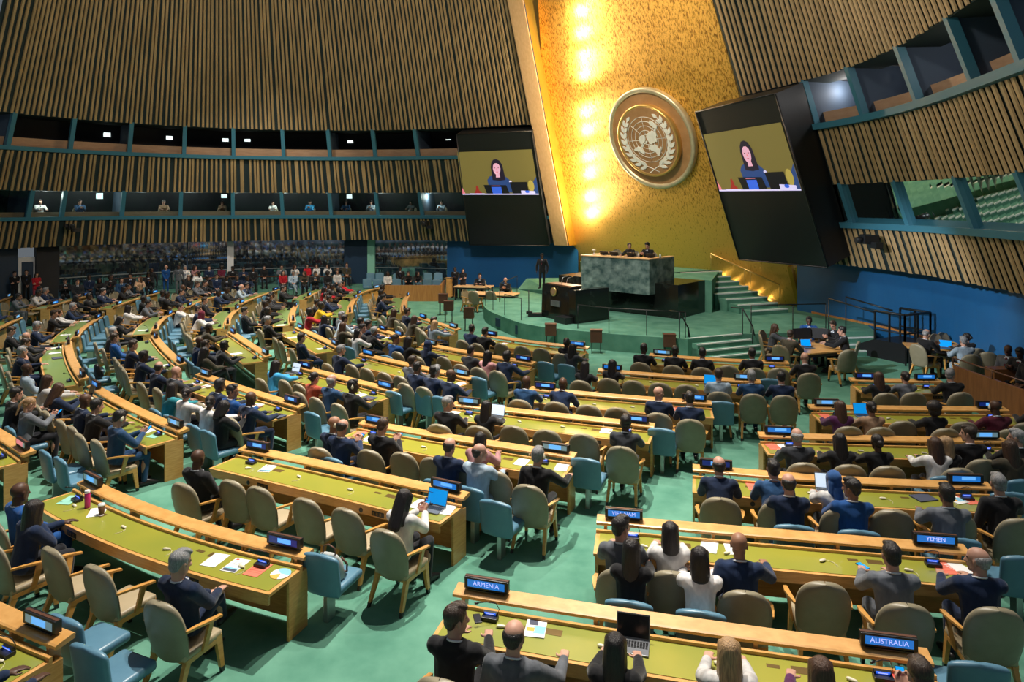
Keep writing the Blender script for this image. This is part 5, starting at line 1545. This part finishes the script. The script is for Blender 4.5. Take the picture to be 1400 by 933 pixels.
railing('railing', 'thin steel railing along the dais front between podium and steps', [at(790, 449.5, DZ), at(832.5, 455, DZ), at(884, 458.5, DZ), at(937, 462, DZ)], .86)
railing('railing', 'black railing on the left rim of the dais, nearest the staff tables', [at(664, 418, DZ), at(674, 424, DZ)], .85)
railing('railing', 'black railing on the left rim of the dais, middle of three', [at(690, 431, DZ), at(712.5, 438, DZ)], .85)
railing('railing', 'black railing running up the ramp beside the podium', [at(683, 413, DZ), at(707, 400, DZ)], .85)
P = at(727, 433, DZ); t = thing('camera_stand', 'black single pole stand on a box base left of the podium', 'stand', P)
bm = bmesh.new(); box(bm, (.12, 0, .07), (.55, .3, .14)); box(bm, (-.1, 0, .16), (.25, .24, .1)); obj('base', bm, 'black', t)
bm = bmesh.new(); tube(bm, [(-.12, 0, .2), (-.12, 0, 1.05)], .022, 6); obj('pole', bm, 'rail', t)
for nm, (x0, y0), (x1, y1) in (('left', (929, 463), (941, 476)), ('right', (1015, 457), (1029, 473))):
    a, b = at(x0, y0, DZ), at(x1, y1 + 9, 0); t = thing('step_rail', 'sloping black handrail on the %s side of the dais steps' % nm, 'railing', a); mv = Matrix.Translation(-a)
    for p in (a, b):
        bm = bmesh.new(); tube(bm, [p, p + Vector((0, 0, .88))], .02, 6); obj('post', bm, 'rail', t, mv)
    bm = bmesh.new(); tube(bm, [a + Vector((-.3, .3, .88)), a + Vector((0, 0, .90)), b + Vector((0, 0, .90)), b + Vector((.02, -.12, .6))], .024, 6); obj('grip', bm, 'rail', t, mv)
railing('railing', 'thin black railing across the dais behind the clerks\' table', [at(1027, 455, DZ), at(1084, 453, DZ), at(1129, 452, DZ)], .95)

# clerks' table right of the steps
CT = at(1112, 474, .74)
t = tabl('clerks_table', CT, 1.75, 1.5, .35, 'wooden clerks\' table crowded with screens right of the dais steps', 'wood')
stamp('laptop', 'lapscreen_blue', lambda: laptop_parts('screen_blue', .3), 'open laptop with blue screen on the clerks\' table', 'laptop', at(1105, 476, .742), .1)
for i, (px, py, rz) in enumerate(((1052, 449, .3), (1080, 451, -.5), (1092, 466, .2))):
    P = at(px, py, .742); P.x = max(CT.x - .7, min(CT.x + .6, P.x)); P.y = max(CT.y - .2, min(CT.y + .55, P.y))
    t = thing('desk_monitor', 'black monitor on the clerks\' table, %s from left' % ORD[i + 1], 'monitor', P, rz)
    bm = bmesh.new(); box(bm, (0, 0, .01), (.22, .16, .02)); box(bm, (0, .0, .1), (.05, .03, .2)); obj('stand', bm, 'black', t)
    bm = bmesh.new(); box(bm, (0, -.02, .30), (.50, .03, .32), Matrix.Rotation(-.12, 4, 'X'), bev=.005); obj('panel', bm, 'monitor', t)
cf = (CT.x, CT.y)
for px, py, pose, hair, top, skin, lab in ((1060, 448, 'u', 'O', 'g', 'l', 'person in grey jacket, long brown hair, left side of the clerks\' table'), (1081, 457, 'f', 'S', 'o', 'l', 'person in dark olive jacket seen from behind at the clerks\' table'),
                                           (1106, 438, 'u', 's', 'b', 'd', 'person in bright blue suit facing the hall across the clerks\' table'), (1139, 444, 'p', 'S', 'k', 'l', 'person in black suit on the far right of the clerks\' table'),
                                           (1151, 452, 'u', 's', 'k', 'l', 'person in black suit on the near right of the clerks\' table')):
    P = at(px, py, 1.2)
    free_person(px, py, pose, hair, top, skin, lab, face=cf, chair=('armchair', 'tan', lab.replace('person in', 'tan armchair of the one in')[:70].rsplit(' ', 1)[0] if 0 else 'tan armchair under the ' + {'1060': 'grey-jacketed clerk with long hair', '1081': 'clerk in dark olive', '1106': 'clerk in bright blue suit', '1139': 'far right clerk in black', '1151': 'near right clerk in black'}[str(px)]))
for i, (px, py) in enumerate(((1042, 452), (1125, 449), (1160, 478))):
    P = at(px, py, 1.03); d = (Vector(cf) - P.to_2d()).normalized(); stamp('armchair', 'tan', tan_parts, 'empty tan armchair by the clerks\' table, %s from left' % ORD[i + 1], 'chair', (P.x + d.x * .3, P.y + d.y * .3, 0), math.atan2(-d.x, d.y))

# black lift platform at the right wall
A, B = at(1196, 489, 0), at(1237, 498, 0); dd = (B - A).normalized(); nn = Vector((-dd.y, dd.x, 0))
if nn.x < 0: nn = -nn
t = thing('lift_platform', 'black steel lift platform with railings against the cobalt wall', 'platform', A); mv = Matrix.Translation(-A); up = Vector((0, 0, 1))
bm = bmesh.new(); r = [A, B, B + nn * 1.3, A + nn * 1.3]; prism(bm, r, [p + up * .62 for p in r]); obj('deck', bm, 'rail', t, mv)
for i, (a, b) in enumerate(((A, B), (A + nn * 1.3, B + nn * 1.3), (B, B + nn * 1.3))):
    bm = bmesh.new()
    for p in (a, a.lerp(b, .5), b): box(bm, (p.x, p.y, 1.08), (.05, .05, .95))
    tube(bm, [a + up * 1.56, b + up * 1.56], .04, 6); tube(bm, [a + up * .95, b + up * .95], .025, 6); obj('guard_rail', bm, 'rail', t, mv)
bm = bmesh.new(); a = A - dd * 1.2; r = [a, A, A + nn * .9, a + nn * .9]; prism(bm, r, [a + up * .1, A + up * .62, A + nn * .9 + up * .62, a + nn * .9 + up * .1]); obj('ramp', bm, 'rail', t, mv)
for o_ in (0, .9):
    bm = bmesh.new(); tube(bm, [a + nn * o_ - dd * .6 + up * 1.75, A + nn * o_ + up * 1.5], .03, 6); tube(bm, [a + nn * o_ - dd * .6, a + nn * o_ - dd * .6 + up * 1.75], .02, 6); obj('hand_rail', bm, 'rail', t, mv)

# table of three by the right wall
RT = at(1285, 474, .74)
tabl('side_table', RT, 1.9, .8, -.35, 'wooden table with laptop by the cobalt wall beside the black platform', 'wood')
stamp('laptop', 'lapscreen_blue', lambda: laptop_parts('screen_blue', .3), 'open laptop with blue screen on the table by the cobalt wall', 'laptop', at(1293, 477, .742), -.5)
free_person(1267, 456, 'p', 'H', 'k', 'l', 'person in black suit, balding, seated sideways at the table by the cobalt wall', face=(RT.x + 1.0, RT.y - .2), chair=('armchair', 'tan', 'tan armchair of the balding person at the wall table'))
free_person(1321, 461, 'c', 'P', 'k', 'l', 'person in black top resting head on one hand at the wall table', face=(RT.x, RT.y - .6), chair=('armchair', 'tan', 'tan armchair of the person resting head on hand'))
free_person(1317, 466, 'u', 'G', 's', 'l', 'person with grey hair in pale blue suit seen from behind at the wall table', face=(RT.x - .3, RT.y + .6), chair=('armchair', 'tan', 'tan armchair of the grey-haired person at the wall table'))
for i, (px, py) in enumerate(((1296, 461), (1306, 459), (1338, 476))):
    P = at(px, py, 1.03); stamp('armchair', 'tan', tan_parts, 'empty beige armchair at the wall table, %s from left' % ORD[i + 1], 'chair', (P.x, P.y + (.2 if i < 2 else -.2), 0), PI + .3 if i < 2 else -.3)
# wooden partition with spectators behind it at the right edge
A, B = at(1303, 500, .95), at(1420, 541, .95); A.z = B.z = 0; dd = (B - A).normalized(); nn = Vector((-dd.y, dd.x, 0))
if nn.x < 0: nn = -nn
bm = bmesh.new(); r = [A, B, B + nn * .08, A + nn * .08]; prism(bm, r, [p + up * .95 for p in r]); pt_ = struct('partition_1', bm, 'cherry')
bm = bmesh.new(); tube(bm, [A + up * 1.15, B + up * 1.15], .02, 6)
for q in (0, .5, 1): tube(bm, [A.lerp(B, q) + up * .95, A.lerp(B, q) + up * 1.15], .014, 6)
obj('top_rail', bm, 'wood_dark', pt_)
bm = bmesh.new(); r = [A + nn * .9 - dd * .1, A + nn * .9 + dd * .25, A + nn * 1.6 + dd * .25, A + nn * 1.6 - dd * .1]; prism(bm, r, [p + up * .9 for p in r]); struct('partition_2', bm, 'cherry')
for i, (px, py, hair, top, skin, pose) in enumerate(((1378, 478, 'B', 'g', 'd', 'b'), (1394, 482, 's', 'k', 'd', 'p'), (1408, 490, 's', 'k', 'd', 'b'))):
    free_person(px, py, pose, hair, top, skin, 'person in %s, %s behind the slanted wooden partition, %s from left' % (TOP[top][1] + ' suit', 'bald' if hair == 'B' else 'dark-haired', ORD[i + 1]), face=(4, 13), chair=('armchair', 'tan', 'tan chair behind the slanted partition, %s from left' % ORD[i + 1]))

# ---------------------------------------------------------------- gallery at the far left: standing and seated visitors
for px, py, pose, hair, top, skin, lab in ((20, 372, 'S', 's', 'k', 'l', 'person in black suit standing by the white door frame, leftmost of three'), (36, 364, 'T', 's', 'k', 'l', 'tallest person in black suit standing before the white door frame'),
                                           (50, 374, 'S', 'C', 'r', 'l', 'person in red top standing beside two suited men at the white door frame'), (227, 358, 'T', 'h', 'b', 'l', 'person in bright blue suit standing against the glass holding papers'),
                                           (207, 362, 'D', 'C', 'k', 'd', 'person in black standing near the seated visitors, left of the blue suit'), (244, 358, 'D', 's', 'g', 'd', 'person in grey standing by the glass, right of the blue suit')):
    free_person(px, py + (8 if px == 36 else 2 if px < 60 else 7), pose, hair, top, skin, lab, face=(-6, 18), bottom=(.30, .05, .07) if top == 'r' else None)
GAL = [('left gallery', [(100, 369, 'n', 's', 'l'), (118, 369, 'i', 's', 'l'), (134, 369, 'n', 'h', 'l'), (152, 369, 'c', 's', 'l'), (169, 369, 'w', 'P', 'l'), (186, 367, 'n', 's', 'l')], 'back row'),
       ('left gallery', [(89, 384, 'k', 's', 'l'), (106, 385, 'c', 's', 'l'), (122, 379, 'n', 's', 'd'), (136, 383, 'k', 'L', 'd'), (151, 379, 'k', 's', 'd'), (166, 383, 'i', 's', 'l'), (178, 377, 'k', 's', 'm'), (191, 381, 't', 'O', 'l'), (203, 375, 'k', 's', 'd')], 'front row'),
       ('middle gallery', [(253, 366, 'w', 'G', 'l'), (267, 366, 'p', 'O', 'l'), (286, 366, 'n', 's', 'l'), (303, 366, 'm', 'W', 'd'), (318, 367, 'k', 's', 'd'), (333, 368, 'n', 's', 'l'), (346, 368, 'k', 's', 'd'), (361, 366, 'k', 'C', 'l'), (385, 365, 'g', 's', 'l'), (403, 365, 'w', 'O', 'l'), (420, 364, 'r', 'C', 'l'), (433, 364, 'w', 'O', 'l'), (448, 364, 'w', 'L', 'l'), (462, 360, 'o', 'S', 'l'), (474, 362, 'o', 'S', 'l')], 'back row'),
       ('middle gallery', [(258, 380, 'k', 'O', 'l'), (270, 374, 'w', 'L', 'm'), (283, 380, 'k', 's', 'd'), (296, 378, 'n', 's', 'l'), (310, 380, 'k', 's', 'd'), (324, 379, 'n', 's', 'm'), (338, 380, 'n', 's', 'd'), (387, 373, 'r', 'C', 'l'), (401, 373, 's', 'G', 'l'), (416, 374, 'o', 'O', 'l'), (431, 374, 'k', 's', 'l'), (448, 374, 'k', 'W', 'd'), (461, 372, 'w', 'L', 'l')], 'front row'),
       ('right gallery', [(530, 374, 'w', 'C', 'd'), (547, 367, 'k', 's', 'd'), (558, 374, 'k', 'L', 'l'), (571, 374, 'k', 'L', 'l')], 'rows')]
poses = 'bpuxbLRb'
GS = []
for gi, (g, L_, row) in enumerate(GAL):
    for i, (px, py, top, hair, skin) in enumerate(L_):
        lab = 'person in %s, %s from left, %s of %s' % (look_words(hair, top), ORD[i + 1], row if row != 'rows' else 'seats', g)
        ps = poses[(i * 3 + gi) % 8]
        r, rz = free_person(px, py, ps, hair, top, skin, lab, face=(-5 + (px - 300) * .012, 16), chair=('pedestal_chair', 'blue', 'blue chair occupied in the %s, %s from left, %s' % (row if row != 'rows' else 'seats', ORD[i + 1], g), 'blue gallery chairs'))
EB = [(173, 0), (345, 372), (373, 369), (510, 366), (523, 366), (536, 366), (562, 366), (574, 366), (587, 366), (600, 366), (507, 373), (519, 373), (543, 374), (585, 373), (599, 373), (502, 381), (516, 382), (530, 383), (542, 381), (557, 382), (571, 383), (584, 381), (597, 382)]
for i, (px, py) in enumerate([e for e in EB if e[1]]):
    P = at(px, py, .90); d = (Vector((-5 + (px - 300) * .012, 16)) - P.to_2d()).normalized()
    stamp('pedestal_chair', 'blue', blue_parts, 'empty blue gallery chair, %s of the empty ones counted row by row' % ORD[i + 1], 'chair', (P.x + d.x * .25, P.y + d.y * .25, 0), math.atan2(-d.x, d.y), 'blue gallery chairs')
A, B = at(524, 412, 0), at(603, 412, 0); bm = bmesh.new(); box(bm, ((A.x + B.x) / 2, A.y, .42), (B.x - A.x, .10, .85)); box(bm, (B.x - .05, A.y + 1.2, .42), (.10, 2.4, .85)); struct('partition_3', bm, 'amber')
for i, (a, b, lab) in enumerate((((150, 403), (214, 399), 'thin brown handrail before the left gallery seats'), ((254, 402), (346, 398), 'thin brown handrail before the middle gallery seats'), ((352, 399), (480, 399), 'thin brown handrail before the white-shirted gallery visitors'))):
    A, B = at(a[0], a[1], .0), at(b[0], b[1], .0)
    t = thing('gallery_handrail', lab, 'railing', A); mv = Matrix.Translation(-A)
    bm = bmesh.new(); tube(bm, [A + up * .88, B + up * .88], .03, 6); obj('top_rail', bm, 'wood_dark', t, mv)
    for q in (0, .33, .66, 1):
        bm = bmesh.new(); p = A.lerp(B, q); tube(bm, [p, p + up * .88], .016, 6); obj('post', bm, 'rail', t, mv)

# ---------------------------------------------------------------- interpreters in the lower booths, booth lights, cameras on the walls
for i, (px, hair, top) in enumerate(((58, 's', 'w'), (112, 's', 'i'), (225, 'G', 't'), (305, 'O', 't'), (372, 'O', 'w'), (422, 's', 'l'), (472, 'S', 'i'), (505, 's', 's'), (560, 'O', 'g'), (600, 's', 's'))):
    u = WL.u_at(px, 5.0, -1.25); P = WL.pt(u, 3.95, -1.25); _, N, T = WL.plan(u); P = Vector((P.x, P.y, 3.95)); rz = math.atan2(-N.x, N.y)
    lab = 'person in %s behind the lower booth glass, %s from left' % (look_words(hair, top), ORD[i + 1])
    make_person(P, rz, 'p' if i % 2 else 'u', hair, top, 'l', lab)
    stamp('armchair', 'tan', tan_parts, 'booth armchair behind the lower glass, %s from left' % ORD[i + 1], 'chair', P, rz)
for i, (px, py, z) in enumerate(((146, 183, 8.8), (231, 187, 8.8), (309, 190, 8.8), (339, 190, 8.8), (480, 192, 8.8), (614, 188, 8.8), (135, 268, 5.4), (306, 267, 5.4), (478, 268, 5.4))):
    u = WL.u_at(px, z, -2.8); P = WL.pt(u, z, -2.8); _, N, T = WL.plan(u); a = at_depth(px, py, P.y)
    bm = bmesh.new(); s_ = .17; T3, N3 = Vector((T.x, T.y, 0)), Vector((N.x, N.y, 0)); c = Vector((P.x, P.y, a.z)) + N3 * .06
    prism(bm, [c + T3 * x * s_ + up * y * s_ for x, y in ((-1, -1), (1, -1), (1, 1), (-1, 1))], [c - N3 * .05 + T3 * x * s_ + up * y * s_ for x, y in ((-1, -1), (1, -1), (1, 1), (-1, 1))])
    o = obj('booth_light', bm, 'exitlight'); tag(o, 'small square white light panel in the %s booths, %s of its row' % ('upper' if z > 7 else 'lower', ORD[i + 1 if i < 6 else i - 5]), 'light', 'booth light panels')
for w_, px, z, side in ((WL, 92, 3.95, 'left wall, near its outer end'), (WL, 586, 3.95, 'left wall, beside the video screen'), (WR, 1208, 3.95, 'right wall below the booth sill')):
    u = w_.u_at(px, z); P = w_.pt(u, z, .12); _, N, T = w_.plan(u); rz = math.atan2(-N.x, N.y)
    t = thing('video_camera', 'black video camera on a bracket on the %s' % side, 'camera', P, rz)
    bm = bmesh.new(); tube(bm, [(0, 0, .0), (0, .35, -.05), (0, .4, -.15)], .04, 6); obj('bracket', bm, 'black', t)
    bm = bmesh.new(); box(bm, (0, .42, -.02), (.30, .55, .30), bev=.02); box(bm, (.22, .4, .05), (.12, .3, .2)); box(bm, (-.25, .35, -.2), (.35, .25, .2)); obj('camera_body', bm, 'monitor', t)
    bm = bmesh.new(); tube(bm, [(0, .7, -.02), (0, .92, -.04)], .10, 12); obj('lens', bm, 'black', t)
# ---------------------------------------------------------------- light
sc = bpy.context.scene
w = bpy.data.worlds.new('hall_ambient'); sc.world = w; w.use_nodes = True
w.node_tree.nodes['Background'].inputs[0].default_value = (.75, .85, .95, 1); w.node_tree.nodes['Background'].inputs[1].default_value = .16


def light(name, kind, loc, energy, color=(1, 1, 1), to=None, **kw):
    l = bpy.data.lights.new(name, kind); l.energy = energy; l.color = color
    for a, v in kw.items(): setattr(l, a, v)
    o = bpy.data.objects.new(name, l); C.objects.link(o); o.location = loc
    if to is not None: o.rotation_euler = (Vector(to) - Vector(loc)).to_track_quat('-Z', 'Y').to_euler()
    return o


WARM = (1, .93, .82)
for i, (x, y, e, tx, ty) in enumerate(((-11, 27, 15000, -13, 25), (-5, 21, 16500, -8, 18), (-.5, 14, 18000, -3.5, 10), (2, 12, 7500, 1, 7), (2, 21, 6500, 1.5, 17), (-2, 29, 12500, -4, 28), (5, 15, 5200, 5, 11))):
    light('ceiling_spot_%d' % i, 'SPOT', (x, y, 19), e, WARM, (tx, ty, 0), spot_size=math.radians(60), spot_blend=.7, shadow_soft_size=.13)
light('stage_spot', 'SPOT', (0, 18, 19), 10000, WARM, (5, 27, 1), spot_size=math.radians(40), spot_blend=.6, shadow_soft_size=.3)
light('gallery_spot', 'SPOT', (-12, 32, 15), 4500, WARM, (-14, 39, 0), spot_size=math.radians(80), spot_blend=.8, shadow_soft_size=.3)
light('left_wall_wash', 'SPOT', (-3, 12, 17), 7500, (1, .9, .75), (-11, 38, 9), spot_size=math.radians(85), spot_blend=.9, shadow_soft_size=1)
light('right_wall_wash', 'SPOT', (-6, 14, 17), 5600, (1, .9, .75), (12, 20, 7), spot_size=math.radians(75), spot_blend=.9, shadow_soft_size=1)
light('gold_wash', 'SPOT', (-3, 20, 17), 13500, (1, .78, .46), G0.lerp(G1, .5) + Vector((0, 0, 6)), spot_size=math.radians(48), spot_blend=.8, shadow_soft_size=.6)
# lamps hidden in the cove behind the maple board
for i, (px, py) in enumerate(((775, 20), (777, 50), (780, 84), (781, 106), (783, 160), (785, 185), (787, 222), (789, 246), (790, 278), (792, 300))):
    light('cove_lamp_%d' % i, 'POINT', gold(px, py, .6), 200, (1, .84, .58), shadow_soft_size=.15)
for i in range(9):
    u = WL.u_at(60 + i * 66, 5.3, -1.4); p = WL.pt(u, 5.6, -1.5); light('booth_lamp_%d' % i, 'POINT', p, 60, (.95, 1, .9), shadow_soft_size=.1)
for i, px in enumerate((1150, 1210, 1290, 1365)):
    u = WR.u_at(px, 9, -1.2); light('booth_lamp_right_%d' % i, 'POINT', WR.pt(u, 9.2, -1.5), 45, (1, .95, .9), shadow_soft_size=.1)
for i in range(7):
    p = gold(986 + i * 16, 381 + i * 7.8, .16) + Vector((0, 0, .05)); light('step_light_%d' % i, 'POINT', p, 2.6, (1, .75, .35), shadow_soft_size=.04)
light('blue_wall_wash', 'SPOT', (0, 27, 8), 2600, (.9, .95, 1), (-1, 38.5, 1.5), spot_size=math.radians(30), spot_blend=.7)
light('blue_wall_wash_right', 'SPOT', (3, 17, 6), 4200, (.9, .95, 1), (13, 22, 1.5), spot_size=math.radians(40), spot_blend=.7)  # added mid-air light without a fixture, stands in for spill on the cobalt wall

cam = bpy.data.cameras.new('camera'); cam.sensor_width = 36; cam.lens = F / 1400 * 36; cam.shift_y = -(466.5 - HZ) / 1400; cam.clip_end = 200
co = bpy.data.objects.new('camera', cam); C.objects.link(co); co.location = (0, 0, H); co.rotation_euler = (PI / 2, 0, 0); sc.camera = co
vs = sc.view_settings; vs.view_transform = 'Standard'; vs.look = 'None'; vs.exposure = 0; vs.gamma = 1; vs.use_curve_mapping = False
for l_, n_ in LABELS.items():
    if len(n_) > 1: print('DUPLICATE LABEL', l_, n_)
    if not 4 <= len(l_.split()) <= 16: print('LABEL LENGTH', len(l_.split()), l_)
